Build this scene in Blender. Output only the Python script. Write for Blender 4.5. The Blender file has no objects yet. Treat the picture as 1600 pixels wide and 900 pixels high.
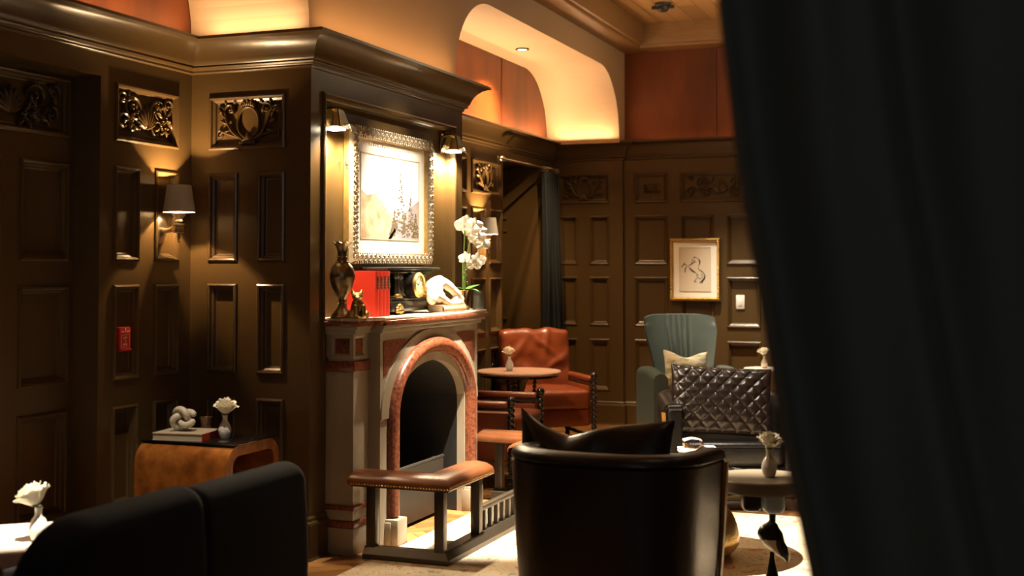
import bpy, bmesh, math, random
from mathutils import Vector as V, Matrix as M4
from math import sin, cos, pi, radians as R
random.seed(7)
scene = bpy.context.scene
COL = scene.collection

# ------------------------------------------------------------------ mesh helpers
class MB:
    def __init__(s): s.bm = bmesh.new(); s.mi = 0
    def _fin(s, nf, T=None, nv=0):
        s.bm.verts.ensure_lookup_table(); s.bm.faces.ensure_lookup_table()
        for f in s.bm.faces[nf:]: f.material_index = s.mi
        if T is not None:
            for v in s.bm.verts[nv:]: v.co = T @ v.co
    def box(s, x0, x1, y0, y1, z0, z1, bev=0, seg=2, T=None):
        t = bmesh.new()
        r = bmesh.ops.create_cube(t, size=1)
        for v in t.verts:
            v.co = V((x0+(v.co.x+.5)*(x1-x0), y0+(v.co.y+.5)*(y1-y0), z0+(v.co.z+.5)*(z1-z0)))
        if bev: bmesh.ops.bevel(t, geom=list(t.edges), offset=bev, segments=seg, profile=.5, affect='EDGES')
        s.merge(t, T)
    def merge(s, t, T=None):
        nf = len(s.bm.faces); vm = {}
        for v in t.verts: vm[v] = s.bm.verts.new(T @ v.co if T is not None else v.co)
        for f in t.faces:
            try: nfc = s.bm.faces.new([vm[v] for v in f.verts]); nfc.material_index = s.mi
            except ValueError: pass
        t.free()
    def tube(s, pts, r, seg=10, closed=False, cap=True, T=None):
        nf = len(s.bm.faces); nv = len(s.bm.verts)
        pts = [V(p) for p in pts]; n = len(pts)
        rs = r if isinstance(r, (list, tuple)) else [r]*n
        tang = []
        for i in range(n):
            a = pts[(i-1) % n] if (closed or i > 0) else pts[i]
            b = pts[(i+1) % n] if (closed or i < n-1) else pts[i]
            d = (b-a); tang.append(d.normalized() if d.length > 1e-9 else V((0, 0, 1)))
        up = V((0, 0, 1)) if abs(tang[0].z) < .9 else V((1, 0, 0))
        nrm = (up - tang[0]*up.dot(tang[0])).normalized()
        rings = []
        for i in range(n):
            nrm = nrm - tang[i]*nrm.dot(tang[i])
            nrm = nrm.normalized() if nrm.length > 1e-6 else tang[i].orthogonal().normalized()
            bn = tang[i].cross(nrm)
            rings.append([s.bm.verts.new(pts[i] + (nrm*cos(2*pi*k/seg)+bn*sin(2*pi*k/seg))*rs[i]) for k in range(seg)])
        m = n if closed else n-1
        for i in range(m):
            a, b = rings[i], rings[(i+1) % n]
            for k in range(seg): s.bm.faces.new((a[k], a[(k+1) % seg], b[(k+1) % seg], b[k]))
        if cap and not closed:
            s.bm.faces.new(rings[0][::-1]); s.bm.faces.new(rings[-1])
        s._fin(nf, T, nv)
    def lathe(s, prof, c=(0, 0, 0), seg=28, T=None, flute=None):
        nf = len(s.bm.faces); nv = len(s.bm.verts); rings = []
        for j, (r, z) in enumerate(prof):
            if r < 1e-6: rings.append([s.bm.verts.new((c[0], c[1], c[2]+z))])
            else:
                ring = []
                for k in range(seg):
                    a = 2*pi*k/seg; rr = r; zz = z
                    if flute: rr, zz = flute(j, a, r, z)
                    ring.append(s.bm.verts.new((c[0]+rr*cos(a), c[1]+rr*sin(a), c[2]+zz)))
                rings.append(ring)
        for a, b in zip(rings, rings[1:]):
            for k in range(seg):
                k2 = (k+1) % seg
                if len(a) == 1 and len(b) == 1: continue
                if len(a) == 1: s.bm.faces.new((a[0], b[k2], b[k]))
                elif len(b) == 1: s.bm.faces.new((a[k], a[k2], b[0]))
                else: s.bm.faces.new((a[k], a[k2], b[k2], b[k]))
        if len(rings[0]) > 1 and not flute: s.bm.faces.new(rings[0][::-1])
        if len(rings[-1]) > 1 and not flute: s.bm.faces.new(rings[-1])
        s._fin(nf, T, nv)
    def ell(s, c, r, seg=14, T=None):
        if not isinstance(r, (list, tuple)): r = (r, r, r)
        nv = len(s.bm.verts); nf = len(s.bm.faces); n = max(6, seg//2)
        prof = [(max(0, sin(pi*i/n)), -cos(pi*i/n)) for i in range(n+1)]; prof[0] = (0, -1); prof[-1] = (0, 1)
        X = M4.Translation(c) @ M4.Diagonal((r[0], r[1], r[2], 1))
        s.lathe(prof, seg=seg, T=(T @ X if T is not None else X))
    def grid(s, f, nu, nv_, cu=False, cv=False, T=None):
        nf = len(s.bm.faces); nv = len(s.bm.verts)
        g = [[s.bm.verts.new(f(i/(nu if cu else nu-1), j/(nv_ if cv else nv_-1))) for j in range(nv_)] for i in range(nu)]
        for i in range(nu if cu else nu-1):
            for j in range(nv_ if cv else nv_-1):
                a, b = g[i], g[(i+1) % nu]
                s.bm.faces.new((a[j], b[j], b[(j+1) % nv_], a[(j+1) % nv_]))
        s._fin(nf, T, nv); return g
    def poly(s, pts, T=None):
        nf = len(s.bm.faces); nv = len(s.bm.verts)
        s.bm.faces.new([s.bm.verts.new(p) for p in pts]); s._fin(nf, T, nv)
    def prism(s, poly, d, T=None, bev=0):
        t = bmesh.new()
        a = [t.verts.new(p) for p in poly]; b = [t.verts.new(V(p)+V(d)) for p in poly]
        t.faces.new(a[::-1]); t.faces.new(b); n = len(a)
        for i in range(n): t.faces.new((a[i], a[(i+1) % n], b[(i+1) % n], b[i]))
        if bev: bmesh.ops.bevel(t, geom=list(t.edges), offset=bev, segments=2, profile=.5, affect='EDGES')
        s.merge(t, T)
    def sweep(s, path, prof, closed=False):
        """path: XY points, profile: (offset to the right of travel, z)."""
        nf = len(s.bm.faces); n = len(path); P = [V((p[0], p[1])) for p in path]; rings = []
        for i in range(n):
            d0 = (P[i]-P[i-1]).normalized() if i > 0 or closed else None
            d1 = (P[(i+1) % n]-P[i]).normalized() if i < n-1 or closed else None
            if d0 is None: d0 = d1
            if d1 is None: d1 = d0
            n0 = V((d0.y, -d0.x)); n1 = V((d1.y, -d1.x))
            b = n0+n1
            m = n0 if b.length < 1e-6 else b/ max(.15, (1+n0.dot(n1)))
            rings.append([s.bm.verts.new((P[i].x+m.x*o, P[i].y+m.y*o, z)) for o, z in prof])
        for i in range(n if closed else n-1):
            a, b = rings[i], rings[(i+1) % n]
            for k in range(len(prof)-1): s.bm.faces.new((a[k], b[k], b[k+1], a[k+1]))
        s._fin(nf)
    def ribbon(s, pts, ws, T=None):
        nf = len(s.bm.faces); nv = len(s.bm.verts); n = len(pts); P = [V((p[0], p[1], 0)) for p in pts]; L = []
        for i in range(n):
            d = (P[min(n-1, i+1)]-P[max(0, i-1)]).normalized(); q = V((-d.y, d.x, 0))
            w = ws[i] if isinstance(ws, (list, tuple)) else ws*(1-(2*i/(n-1)-1)**2*.85)
            L.append((s.bm.verts.new(P[i]+q*w/2), s.bm.verts.new(P[i]-q*w/2)))
        for a, b in zip(L, L[1:]): s.bm.faces.new((a[0], a[1], b[1], b[0]))
        s._fin(nf, T, nv)
    def build(s, name, mat, parent=None, T=None, ang=38, keep_normals=False):
        if T is not None: s.bm.transform(T)
        if not keep_normals: bmesh.ops.recalc_face_normals(s.bm, faces=list(s.bm.faces))
        me = bpy.data.meshes.new(name); s.bm.to_mesh(me); s.bm.free()
        for m in (mat if isinstance(mat, (list, tuple)) else [mat]): me.materials.append(m)
        me.polygons.foreach_set('use_smooth', [True]*len(me.polygons))
        me.set_sharp_from_angle(angle=R(ang))
        o = bpy.data.objects.new(name, me); COL.objects.link(o)
        if parent: o.parent = parent
        return o

def cr(pts, n=6, closed=False):
    """Catmull-Rom through points."""
    P = [V(p) if len(p) == 3 else V((p[0], p[1], 0)) for p in pts]; out = []; m = len(P)
    for i in range(m if closed else m-1):
        g = (lambda k: P[k % m]) if closed else (lambda k: P[min(m-1, max(0, k))])
        a, b, c, d = g(i-1), g(i), g(i+1), g(i+2)
        for k in range(n):
            t = k/n
            out.append(.5*((2*b)+(c-a)*t+(2*a-5*b+4*c-d)*t*t+(3*b-a-3*c+d)*t**3))
    if not closed: out.append(P[-1])
    return out
def crz(prof, n=4): return [(max(0, p.x), p.y) for p in cr([(a, b, 0) for a, b in prof], n)]
def lerp(a, b, t): return a+(b-a)*t
def interp(xs, ys, x):
    if x <= xs[0]: return ys[0]
    for i in range(len(xs)-1):
        if x <= xs[i+1]: return lerp(ys[i], ys[i+1], (x-xs[i])/(xs[i+1]-xs[i]))
    return ys[-1]
def tag(o, label, cat, group=None):
    o['label'] = label; o['category'] = cat
    if group: o['group'] = group
    return o
def thing(name, label, cat, loc=(0, 0, 0), rz=0, group=None):
    o = bpy.data.objects.new(name, None); COL.objects.link(o); o.empty_display_size = .1
    o.location = loc; o.rotation_euler = (0, 0, R(rz)); return tag(o, label, cat, group)
def struct(o): o['kind'] = 'structure'; return o
def kids(o): return [c for c in bpy.data.objects if c.parent == o]
def dup(root, loc, rz, label, group=None):
    def cp(o, par):
        c = o.copy(); COL.objects.link(c)
        if par: c.parent = par; c.matrix_parent_inverse = o.matrix_parent_inverse
        for k in kids(o): cp(k, c)
        return c
    r = cp(root, None); r.location = loc; r.rotation_euler = (0, 0, R(rz)); r['label'] = label
    if group: r['group'] = group
    return r

# ------------------------------------------------------------------ materials
def mat(name, c, rough=.5, metal=0, var=0, vscale=8, c2=None, bump=0, bscale=60, coat=0, sheen=0, emit=None, estr=0, trans=0, ior=1.5, spec=.5, stretch=(1, 1, 1), croughn=.1, detail=4):
    m = bpy.data.materials.new(name); m.use_nodes = True; nt = m.node_tree; N = nt.nodes; L = nt.links
    b = N['Principled BSDF']; b.inputs['Base Color'].default_value = (*c, 1)
    b.inputs['Roughness'].default_value = rough; b.inputs['Metallic'].default_value = metal
    b.inputs['Specular IOR Level'].default_value = spec
    if coat: b.inputs['Coat Weight'].default_value = coat; b.inputs['Coat Roughness'].default_value = croughn
    if sheen: b.inputs['Sheen Weight'].default_value = sheen; b.inputs['Sheen Roughness'].default_value = .4
    if trans: b.inputs['Transmission Weight'].default_value = trans; b.inputs['IOR'].default_value = ior
    if emit: b.inputs['Emission Color'].default_value = (*emit, 1); b.inputs['Emission Strength'].default_value = estr
    if var or bump:
        tc = N.new('ShaderNodeTexCoord'); mp = N.new('ShaderNodeMapping'); L.new(tc.outputs['Object'], mp.inputs[0]); mp.inputs['Scale'].default_value = stretch
    if var:
        n = N.new('ShaderNodeTexNoise'); n.inputs['Scale'].default_value = vscale; n.inputs['Detail'].default_value = detail; L.new(mp.outputs[0], n.inputs[0])
        rp = N.new('ShaderNodeValToRGB'); rp.color_ramp.elements[0].position = .5-.25/max(var, .2); rp.color_ramp.elements[1].position = .5+.25/max(var, .2)
        k = c2 or tuple(max(0, x*(1-.45*min(1, var))) for x in c)
        rp.color_ramp.elements[0].color = (*k, 1); rp.color_ramp.elements[1].color = (*c, 1)
        L.new(n.outputs[0], rp.inputs[0]); L.new(rp.outputs[0], b.inputs['Base Color'])
    if bump:
        n2 = N.new('ShaderNodeTexNoise'); n2.inputs['Scale'].default_value = bscale; n2.inputs['Detail'].default_value = 3; L.new(mp.outputs[0], n2.inputs[0])
        bp = N.new('ShaderNodeBump'); bp.inputs['Strength'].default_value = bump; bp.inputs['Distance'].default_value = .01
        L.new(n2.outputs[0], bp.inputs['Height']); L.new(bp.outputs[0], b.inputs['Normal'])
    return m

PAINT = mat('olive_brown_paint', (.078, .045, .0150), .30, var=.25, vscale=3, bump=.05, bscale=25)
PLASTER = mat('warm_plaster', (.52, .345, .185), .62, var=.5, vscale=1.8, c2=(.44, .28, .14), bump=.06, bscale=30)
COPPER = mat('copper_leaf', (.23, .055, .010), .42, metal=.1, var=1.3, vscale=2.6, c2=(.085, .020, .005), bump=.15, bscale=8, stretch=(1, 1, .35), detail=7)
WOODC = mat('oak_ceiling_trim', (.30, .155, .055), .38, var=.8, vscale=5, c2=(.20, .095, .03), stretch=(2, 2, 14), detail=6)
MARBLE = mat('cream_marble', (.37, .32, .24), .38, var=.9, vscale=5, c2=(.26, .205, .135), stretch=(1.5, 1.5, .5), bump=.03, bscale=40, detail=8)
MANTELTOP = mat('pale_marble_top', (.75, .66, .52), .3, var=.5, vscale=6, c2=(.62, .52, .38))
REDM = mat('red_marble', (.27, .082, .036), .28, var=1.3, vscale=62, c2=(.060, .015, .009), detail=8)
BLACK = mat('soot_black', (.012, .010, .008), .75, var=.4, vscale=12)
IRON = mat('dark_iron', (.020, .017, .013), .5, var=.4, vscale=20)
FENDM = mat('bronze_fender_metal', (.060, .047, .033), .36, metal=.35, var=.5, vscale=9, c2=(.035, .027, .018))
TAN = mat('tan_leather', (.19, .062, .018), .36, var=.7, vscale=7, c2=(.105, .032, .010), bump=.12, bscale=90)
REDL = mat('cognac_leather', (.20, .042, .0095), .33, var=.8, vscale=6, c2=(.13, .026, .008), bump=.7, bscale=7, detail=6)
NAVYL = mat('black_navy_leather', (.0105, .0095, .0105), .36, bump=.14, bscale=45, var=.3, vscale=6)
BLKL = mat('black_leather', (.010, .0085, .008), .30, bump=.2, bscale=14)
QUILT = mat('espresso_quilted_leather', (.022, .014, .012), .30, bump=.1, bscale=60)
TEAL = mat('teal_leather', (.072, .094, .086), .36, bump=.06, bscale=60, var=.3, vscale=5)
VELVET = mat('navy_velvet', (.006, .0058, .0085), .85, spec=.12, sheen=.05, var=.5, vscale=7, bump=.1, bscale=90)
CURT = mat('blue_black_drape', (.060, .066, .056), .9, spec=.1, sheen=.05, bump=.1, bscale=200)
CURT2 = mat('slate_blue_drape', (.014, .018, .020), .85, spec=.15, sheen=.08, bump=.1, bscale=200)
TRIMB = mat('bronze_curtain_braid', (.16, .075, .025), .8, bump=.3, bscale=250)
BRASS = mat('brass', (.55, .38, .15), .25, metal=1, var=.3, vscale=12)
OLDBR = mat('engraved_brass', (.42, .32, .18), .36, metal=1, var=1, vscale=28, c2=(.09, .065, .04), bump=.2, bscale=70, detail=8)
GOLD = mat('gold_leaf', (.72, .48, .18), .42, metal=1, var=.6, vscale=25, c2=(.38, .22, .06))
SILVG = mat('pale_gold_gilding', (.56, .47, .34), .38, metal=.6, var=.7, vscale=60, c2=(.30, .23, .15))
NICK = mat('brushed_nickel', (.52, .43, .33), .30, metal=1)
CHROME = mat('polished_metal', (.7, .68, .64), .12, metal=1)
BOB = mat('ebonised_wood', (.012, .008, .006), .22, coat=.4)
BURL = mat('burl_veneer', (.38, .130, .022), .25, var=1.6, vscale=11, c2=(.17, .052, .009), coat=.4, detail=9)
GLASSB = mat('smoked_glass', (.012, .009, .007), .04, spec=.7)
GLASS = mat('clear_glass', (.9, .95, .93), .02, trans=1, ior=1.45)
DGLASS = mat('grey_glass', (.30, .30, .27), .06, trans=.75, ior=1.45)
SMOKE = mat('smoky_cup_glass', (.16, .085, .045), .1, metal=.3)
CERAM = mat('white_ceramic', (.72, .66, .57), .22)
KNOT = mat('bone_ceramic', (.60, .53, .41), .45, var=.4, vscale=14)
PETAL = mat('white_petal', (.86, .80, .66), .55, sheen=.1)
ORCH = mat('orchid_petal', (.88, .84, .76), .5)
GREEN = mat('leaf_green', (.10, .33, .06), .4, var=.4, vscale=10)
STEM = mat('stem_green', (.16, .25, .06), .5)
PAPER = mat('book_pages', (.52, .44, .32), .7, var=.5, vscale=3, stretch=(1, 1, 60))
BOOKR = mat('red_cloth', (.60, .028, .010), .5, bump=.06, bscale=300)
BOOKT = mat('orange_cover', (.55, .06, .015), .4)
BOOKM = mat('maroon_band', (.12, .012, .015), .4)
BOOKC = mat('cream_cover', (.45, .37, .26), .5)
BOOKN = mat('tan_cover', (.48, .27, .13), .5, var=.5, vscale=12)
LABEL = mat('dark_spine_label', (.10, .030, .02), .5)
SHADE = mat('parchment_shade', (.42, .38, .30), .7, bump=.08, bscale=200)
BULB = mat('lamp_glow', (1, .8, .5), .5, emit=(1, .72, .38), estr=20)
BULB2 = mat('halogen_glow', (1, .9, .7), .5, emit=(1, .84, .58), estr=28)
WHITE = mat('white_plastic', (.75, .72, .66), .4)
ALARM = mat('alarm_red', (.42, .012, .010), .35)
ALARML = mat('alarm_white_print', (.75, .60, .50), .5)
MAT_ = mat('white_mat_board', (.82, .76, .66), .7)
SKY = mat('painted_sky', (.84, .80, .74), .7, var=.4, vscale=5, c2=(.80, .78, .78))
HILL = mat('painted_hill', (.30, .18, .085), .7, var=1.2, vscale=14, c2=(.58, .44, .28))
HILLB = mat('painted_blue_slope', (.20, .21, .30), .7, var=1, vscale=14, c2=(.42, .32, .24))
TREE = mat('painted_tree', (.075, .058, .03), .7, var=1, vscale=40, c2=(.16, .11, .055))
CREAMP = mat('cream_drawing_paper', (.62, .53, .40), .7)
INK = mat('charcoal_ink', (.03, .025, .022), .8)
GREYT = mat('grey_stone_top', (.205, .165, .115), .5, var=.4, vscale=14, c2=(.15, .12, .085))
PALEB = mat('pale_blue_lacquer', (.36, .47, .56), .5)
BLKLAC = mat('black_lacquer', (.010, .009, .008), .25)
GOLDW = mat('honey_brass_band', (.42, .22, .055), .4)
WTOP = mat('white_table_top', (.74, .66, .54), .35, var=.3, vscale=6)
WOODB = mat('brown_drum_wood', (.26, .13, .045), .4, var=.7, vscale=6, stretch=(1, 1, 6))
PINKT = mat('rosy_stone_top', (.44, .27, .18), .3, var=.7, vscale=12, c2=(.34, .19, .12))
CARW = mat('pale_car_enamel', (.75, .70, .62), .25)
IVORY = mat('bone_ivory', (.80, .72, .58), .45, var=.4, vscale=14, c2=(.66, .55, .38))
DIALF = mat('clock_dial', (.52, .47, .30), .3)
CLOCKB = mat('black_slate_clock', (.030, .024, .018), .25, var=.8, vscale=10, c2=(.012, .009, .007))
RINGC = mat('antique_silver', (.38, .33, .27), .3, metal=1)

def nodes(m): return m.node_tree.nodes, m.node_tree.links, m.node_tree.nodes['Principled BSDF']
def make_parquet():
    m = mat('oak_parquet', (.3, .15, .05), .32); N, L, b = nodes(m)
    tc = N.new('ShaderNodeTexCoord'); outs = []
    for ang, off in ((R(45), 0), (R(-45), .31)):
        mp = N.new('ShaderNodeMapping'); mp.inputs['Rotation'].default_value = (0, 0, ang); mp.inputs['Location'].default_value = (off, off, 0); L.new(tc.outputs['Object'], mp.inputs[0])
        br = N.new('ShaderNodeTexBrick'); L.new(mp.outputs[0], br.inputs[0]); br.inputs['Scale'].default_value = 1
        br.inputs['Brick Width'].default_value = .62; br.inputs['Row Height'].default_value = .10; br.inputs['Mortar Size'].default_value = .0025
        br.inputs['Color1'].default_value = (.42, .21, .07, 1); br.inputs['Color2'].default_value = (.20, .085, .025, 1); br.inputs['Mortar'].default_value = (.05, .02, .008, 1)
        outs.append(br)
    ck = N.new('ShaderNodeTexChecker'); ck.inputs['Scale'].default_value = 1.7; L.new(tc.outputs['Object'], ck.inputs[0])
    mx = N.new('ShaderNodeMix'); mx.data_type = 'RGBA'; L.new(ck.outputs['Fac'], mx.inputs['Factor']); L.new(outs[0].outputs['Color'], mx.inputs['A']); L.new(outs[1].outputs['Color'], mx.inputs['B'])
    L.new(mx.outputs['Result'], b.inputs['Base Color']); return m
def make_rug():
    m = mat('faded_floral_rug', (.6, .5, .38), .95); N, L, b = nodes(m)
    tc = N.new('ShaderNodeTexCoord'); ns = N.new('ShaderNodeTexNoise'); ns.inputs['Scale'].default_value = 14; ns.inputs['Detail'].default_value = 3
    L.new(tc.outputs['Object'], ns.inputs[0])
    ad = N.new('ShaderNodeVectorMath'); ad.operation = 'MULTIPLY_ADD'; ad.inputs[1].default_value = (.22, .22, .22); L.new(ns.outputs['Color'], ad.inputs[0]); L.new(tc.outputs['Object'], ad.inputs[2])
    cur = None
    base = N.new('ShaderNodeValToRGB'); n0 = N.new('ShaderNodeTexNoise'); n0.inputs['Scale'].default_value = 4; n0.inputs['Detail'].default_value = 6; L.new(tc.outputs['Object'], n0.inputs[0]); L.new(n0.outputs[0], base.inputs[0])
    base.color_ramp.elements[0].color = (.52, .40, .26, 1); base.color_ramp.elements[0].position = .35; base.color_ramp.elements[1].color = (.66, .57, .43, 1); base.color_ramp.elements[1].position = .62
    cur = base.outputs[0]
    for sc, th, colr, rnd in ((10, .16, (.42, .10, .05, 1), 0), (13, .15, (.20, .27, .24, 1), 3.7), (15, .14, (.45, .24, .07, 1), 8.1), (21, .12, (.26, .08, .07, 1), 15.3), (26, .12, (.36, .20, .12, 1), 21.3)):
        mp = N.new('ShaderNodeMapping'); mp.inputs['Location'].default_value = (rnd, rnd*1.3, 0); mp.inputs['Scale'].default_value = (1.0, .55 if rnd < 5 else 1.6, 1); L.new(ad.outputs[0], mp.inputs[0])
        vo = N.new('ShaderNodeTexVoronoi'); vo.inputs['Scale'].default_value = sc; L.new(mp.outputs[0], vo.inputs[0])
        rp = N.new('ShaderNodeValToRGB'); rp.color_ramp.elements[0].position = th; rp.color_ramp.elements[0].color = (.75, .75, .75, 1); rp.color_ramp.elements[1].position = th+.10; rp.color_ramp.elements[1].color = (0, 0, 0, 1); L.new(vo.outputs['Distance'], rp.inputs[0])
        mx = N.new('ShaderNodeMix'); mx.data_type = 'RGBA'; L.new(rp.outputs[0], mx.inputs['Factor']); L.new(cur, mx.inputs['A']); mx.inputs['B'].default_value = colr; cur = mx.outputs['Result']
    L.new(cur, b.inputs['Base Color'])
    bn = N.new('ShaderNodeTexNoise'); bn.inputs['Scale'].default_value = 300; bp = N.new('ShaderNodeBump'); bp.inputs['Strength'].default_value = .3; bp.inputs['Distance'].default_value = .004
    L.new(tc.outputs['Object'], bn.inputs[0]); L.new(bn.outputs[0], bp.inputs['Height']); L.new(bp.outputs[0], b.inputs['Normal']); return m
def make_planks():
    m = mat('oak_ceiling_planks', (.4, .22, .08), .35); N, L, b = nodes(m)
    tc = N.new('ShaderNodeTexCoord'); mp = N.new('ShaderNodeMapping'); mp.inputs['Rotation'].default_value = (0, 0, R(90)); L.new(tc.outputs['Object'], mp.inputs[0])
    br = N.new('ShaderNodeTexBrick'); L.new(mp.outputs[0], br.inputs[0]); br.inputs['Scale'].default_value = 1; br.inputs['Brick Width'].default_value = 2.4; br.inputs['Row Height'].default_value = .16; br.inputs['Mortar Size'].default_value = .003
    br.inputs['Color1'].default_value = (.46, .26, .10, 1); br.inputs['Color2'].default_value = (.30, .155, .055, 1); br.inputs['Mortar'].default_value = (.05, .025, .01, 1)
    L.new(br.outputs['Color'], b.inputs['Base Color']); return m
def make_vein(name, dark, light, scale, width=.06, rough=.08):
    m = mat(name, dark, rough); N, L, b = nodes(m)
    tc = N.new('ShaderNodeTexCoord'); n = N.new('ShaderNodeTexNoise'); n.inputs['Scale'].default_value = scale; n.inputs['Detail'].default_value = 6; n.inputs['Distortion'].default_value = 1.2; L.new(tc.outputs['Object'], n.inputs[0])
    rp = N.new('ShaderNodeValToRGB'); e = rp.color_ramp.elements; e[0].position = .5-width; e[0].color = (*dark, 1); e[1].position = .5+width; e[1].color = (*dark, 1); k = e.new(.5); k.color = (*light, 1)
    L.new(n.outputs[0], rp.inputs[0]); L.new(rp.outputs[0], b.inputs['Base Color']); return m
def make_print_pillow():
    m = mat('sage_print_linen', (.7, .65, .5), .85); N, L, b = nodes(m)
    tc = N.new('ShaderNodeTexCoord'); mp = N.new('ShaderNodeMapping'); mp.inputs['Scale'].default_value = (4, 4, 13); L.new(tc.outputs['Object'], mp.inputs[0])
    n = N.new('ShaderNodeTexNoise'); n.inputs['Scale'].default_value = 2.2; n.inputs['Detail'].default_value = 6; L.new(mp.outputs[0], n.inputs[0])
    rp = N.new('ShaderNodeValToRGB'); e = rp.color_ramp.elements; e[0].position = .38; e[0].color = (.28, .27, .12, 1); e[1].position = .56; e[1].color = (.72, .66, .52, 1)
    L.new(n.outputs[0], rp.inputs[0]); L.new(rp.outputs[0], b.inputs['Base Color']); return m
PARQ = make_parquet(); RUG = make_rug(); PLANK = make_planks()
NERO = make_vein('black_veined_marble', (.012, .011, .010), (.20, .18, .15), 9, .05, .15)
PRINTP = make_print_pillow()

# ------------------------------------------------------------------ room constants (metres)
XL, YC, XC, YC2, YB, YB2, XP = -4.03, 5.686, -3.294, 7.68, 11.65, 11.70, -3.313
CARVE, R1, R2, R3 = (2.13, 2.42), (1.535, 2.01), (.945, 1.419), (.32, .82)
ZW = 2.71

def frame(o, u, n):
    """matrix local (u, n, z) -> world : local x=u along wall, local y = up, local z = out of the wall"""
    u = V(u); n = V(n); z = V((0, 0, 1))
    return M4(((u.x, z.x, n.x, o[0]), (u.y, z.y, n.y, o[1]), (u.z, z.z, n.z, o[2]), (0, 0, 0, 1)))
PROFILE = [(0, 0), (.002, .009), (.010, .014), (.018, .010), (.022, -.004), (.032, -.012), (.036, -.024), (.044, -.028)]
def panel_wall(mb, T, u0, u1, v0, v1, rects, holes=(), prof=PROFILE):
    us = sorted({u0, u1, *[r[0] for r in rects], *[r[1] for r in rects], *[h[0] for h in holes], *[h[1] for h in holes]})
    vs = sorted({v0, v1, *[r[2] for r in rects], *[r[3] for r in rects], *[h[2] for h in holes], *[h[3] for h in holes]})
    us = [u for u in us if u0 <= u <= u1]; vs = [v for v in vs if v0 <= v <= v1]
    inside = lambda u, v: any(r[0] < u < r[1] and r[2] < v < r[3] for r in list(rects)+list(holes))
    for a, b in zip(us, us[1:]):
        for c, d in zip(vs, vs[1:]):
            if not inside((a+b)/2, (c+d)/2): mb.poly([(a, c, 0), (b, c, 0), (b, d, 0), (a, d, 0)], T)
    for r in rects:
        a, b, c, d = r; prev = None
        for i, (ins, dep) in enumerate(prof):
            cur = [(a+ins, c+ins, dep), (b-ins, c+ins, dep), (b-ins, d-ins, dep), (a+ins, d-ins, dep)]
            if prev:
                for k in range(4): mb.poly([prev[k], prev[(k+1) % 4], cur[(k+1) % 4], cur[k]], T)
            prev = cur
        mb.poly(prev, T)

def scroll(mb, c, r0, turns, a0, sgn, w, z=.012, n=26):
    pts = []; rs = []
    for i in range(n):
        t = i/(n-1); r = r0*(1-t)**.9+.002; a = a0+sgn*turns*2*pi*t
        pts.append((c[0]+r*cos(a), c[1]+r*sin(a), z*.6)); rs.append(w*(1-.55*t))
    mb.tube(pts, rs, 6)
    mb.ell((c[0], c[1], z*.6), (w*1.2, w*1.2, w*1.2), 8)
def leafr(mb, p, ang, l, w, z=.008):
    T = M4.Translation((p[0], p[1], z)) @ M4.Rotation(ang, 4, 'Z')
    mb.ell((l/2, 0, 0), (l/2, w/2, .009), 8, T)
def cartouche(w, h):
    """oval shield with crown, acanthus base and scrolling branches; local x, y, z(out)"""
    mb = MB(); k = h/.22
    mb.tube([(.062*k*cos(a), .078*k*sin(a), .006) for a in [2*pi*i/32 for i in range(32)]], .0065*k, 6, closed=True)
    for sx in (-1, 1):
        mb.tube(cr([(sx*.03*k, -.085*k, .006), (sx*.08*k, -.05*k, .010), (sx*.115*k, 0, .012), (sx*.135*k, .055*k, .008)], 5), [.008*k]*8+[.006*k]*8, 6)
        mb.tube(cr([(sx*.05*k, -.075*k, .006), (sx*.11*k, -.055*k, .010), (sx*.15*k, -.045*k, .010), (sx*.165*k, -.075*k, .006)], 5), [.007*k]*8+[.004*k]*8, 6)
        scroll(mb, (sx*.105*k, .068*k), .028*k, 1.2, pi/2-sx*pi/2, sx, .006*k)
        scroll(mb, (sx*.160*k, .062*k), .022*k, 1.1, pi/2+sx*pi/2, -sx, .005*k)
        scroll(mb, (sx*.160*k, -.055*k), .020*k, 1.1, pi/2, -sx, .005*k)
        for i, (x, y, a, l) in enumerate(((.08, .045, 1.2, .045), (.12, -.005, .5, .05), (.13, .02, 1.0, .05), (.10, -.035, -.3, .05), (.145, .045, .9, .045), (.13, .09, 1.6, .035), (.085, .095, 2.2, .035))):
            leafr(mb, (sx*x*k, y*k), a if sx > 0 else pi-a, l*k, .016*k)
    for i in range(7):
        a = pi/2+(i-3)*.32; leafr(mb, (0+.012*k*(i-3), -.098*k), a, .05*k, .02*k, .010)
        mb.ell((.011*k*(i-3), .088*k+.008*k*cos((i-3)*.6), .008), (.009*k, .016*k, .010), 8)
        mb.ell((.013*k*(i-3), -.100*k, .010), (.009*k, .010*k, .010), 8)
    for i in (-1, 0, 1): mb.ell((i*.022*k, .108*k-abs(i)*.006*k, .008), (.012*k, .012*k, .010), 8)
    return mb
def rinceau(w, h):
    """scrolling acanthus filling a wide panel with a central leaf spray"""
    mb = MB(); k = h/.22
    for sx in (-1, 1):
        for (cx, cy, r, t, s) in ((.115, .03, .060, 1.7, 1), (.09, -.055, .045, 1.5, -1), (.185, -.04, .045, 1.4, 1), (.19, .07, .032, 1.2, -1)):
            scroll(mb, (sx*cx*k*w/.43*.86, cy*k), r*k, t, pi/2+sx*s*pi/2, -sx*s, .0075*k)
        for i in range(13):
            a = random.uniform(0, 6.28); x = random.uniform(.05, .205)*k*w/.43*.9; y = random.uniform(-.085, .085)*k
            leafr(mb, (sx*x, y), a, .045*k, .018*k)
            mb.ell((sx*x*.97, y*.9, .010), (.007*k, .007*k, .008), 6)
    for i in range(9):
        a = pi/2+(i-4)*.28; leafr(mb, (0, -.06*k), a, (.13-.012*abs(i-4))*k, .020*k, .010)
    return mb
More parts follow.
